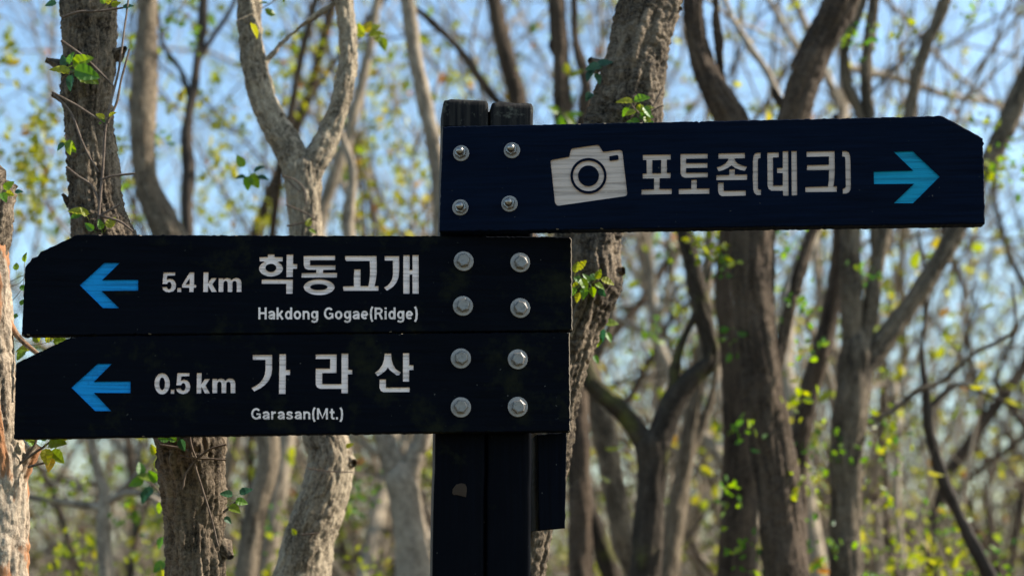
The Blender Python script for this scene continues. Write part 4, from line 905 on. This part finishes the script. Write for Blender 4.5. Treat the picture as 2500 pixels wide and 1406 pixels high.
# post: two square timbers side by side, rounded and weathered at the top
def timber(xl_top, xr_top, xl_bot, xr_bot, y_top, bare_left, seed):
    rg = np.random.RandomState(seed)
    a = PP.uv(xl_top, y_top); b_ = PP.uv(xr_top, y_top); c_ = PP.uv(xl_bot, 1400); d_ = PP.uv(xr_bot, 1400)
    zt = a[1]; zb = c_[1]; nz = 60; rows = []; depth = 0.095; rnd = 0.007
    V = []; Fs = []
    zs = np.concatenate([[post_base[2]-0.4], np.linspace(post_base[2]+0.1, zt-0.012, nz), [zt-0.006, zt-0.002, zt]])
    prof = []
    for (cx, cy, a0) in ((1, 1, 0), (0, 1, 90), (0, 0, 180), (1, 0, 270)):
        for q in range(5): prof.append((cx, cy, R(a0 + q*22.5)))
    n = len(prof)
    for k, z in enumerate(zs):
        f = (z-zb)/(zt-zb); L = c_[0]+(a[0]-c_[0])*f; Rr = d_[0]+(b_[0]-d_[0])*f
        ins = (0, 0.0005, 0.0025, 0.007)[max(0, k-(len(zs)-4))]
        jit = rg.normal()*0.0004
        for (cx, cy, an) in prof:
            u = (Rr-rnd-ins if cx else L+rnd+ins) + math.cos(an)*rnd + jit; w = (depth-rnd-ins if cy else rnd+ins) + math.sin(an)*rnd
            V.append(PP.pt(u, z + (rg.normal()*0.0012 if k >= len(zs)-3 else 0), w))
    for k in range(len(zs)-1):
        for q in range(n): Fs.append((k*n+q, k*n+(q+1) % n, (k+1)*n+(q+1) % n, (k+1)*n+q))
    Fs.append(tuple((len(zs)-1)*n+q for q in range(n)))
    me = pymesh('post_timber', V, Fs, M['navy_post'], post_base)
    me.materials.append(M['weathered']); me.materials.append(M['bare'])
    ztw = PP.uv(1180, 330)[1] - post_base[2]
    side = Vector(PP.n)
    for p in me.polygons:
        p.use_smooth = len(p.vertices) == 4
        if p.center.z > ztw: p.material_index = 1
        elif bare_left and p.normal.x < -0.8: p.material_index = 2
    return link('post_timber', me, SP)
timber(1082, 1193, 1054, 1181, 241, True, 1)
timber(1199, 1303, 1188, 1296, 248, False, 2)
# inner filler strip in the groove between the timbers, set back
u0 = PP.uv(1178, 800)[0]; u1 = PP.uv(1206, 800)[0]
V = []; z0, z1 = post_base[2]-0.3, PP.uv(1190, 262)[1]
for (u, w, z) in [(u0, .03, z0), (u1, .03, z0), (u1, .08, z0), (u0, .08, z0), (u0, .03, z1), (u1, .03, z1), (u1, .08, z1), (u0, .08, z1)]: V.append(PP.pt(np.array(u), np.array(z), w))
link('filler_strip', pymesh('filler_strip', V, [(0, 1, 5, 4), (1, 2, 6, 5), (2, 3, 7, 6), (3, 0, 4, 7), (4, 5, 6, 7), (0, 3, 2, 1)], M['navy_post'], post_base), SP)
# the knot hole plug showing raw wood
uvk = PP.uv(1122, 1197); kn = [(-17, 6), (-16, -4), (-8, -14), (4, -17), (13, -15), (17, -6), (16, 8), (15, 15), (6, 13), (-6, 10), (-14, 10)]
V = [PP.pt(np.array(uvk[0]+x*mpp(0)), np.array(uvk[1]-y*mpp(0)), -0.0015) for x, y in kn] + [PP.pt(np.array(uvk[0]+x*1.08*mpp(0)), np.array(uvk[1]-y*1.08*mpp(0)), 0.002) for x, y in kn]
V.append(PP.pt(np.array(uvk[0]), np.array(uvk[1]), -0.0025)); n = len(kn)
Fs = [(k, (k+1) % n, n+(k+1) % n, n+k) for k in range(n)] + [(k, 2*n, (k+1) % n) for k in range(n)]
o = link('wood_plug', pymesh('wood_plug', V, Fs, M['raw_wood'], post_base), SP); o['label'] = 'small patch of bare brown wood on the post'
# board on the right side of the post seen end-on
PS = Plane(PX0, 0.012, R(5.5))
q = [PS.uv(1312, 1060), PS.uv(1384, 1054), PS.uv(1380, 1289), PS.uv(1316, 1294)]
poly = resample(q, 0.006, 0.0003, np.random.RandomState(8)); n = len(poly)
cen = poly.mean(0)
V = list(PS.pt(*(cen+(poly-cen)*np.array([0.95, 0.985])).T)) + list(PS.pt(*poly.T, 0.002)) + list(PS.pt(*poly.T, 0.28))
Fs = [tuple(range(n)), tuple(range(2*n, 3*n))[::-1]] + [(r_*n+k, r_*n+(k+1) % n, (r_+1)*n+(k+1) % n, (r_+1)*n+k) for r_ in range(2) for k in range(n)]
o = link('sign_board', pymesh('sign_board', V, Fs, M['navy_side'], post_base), SP); o['label'] = 'short navy board on the right side of the post, seen end-on'
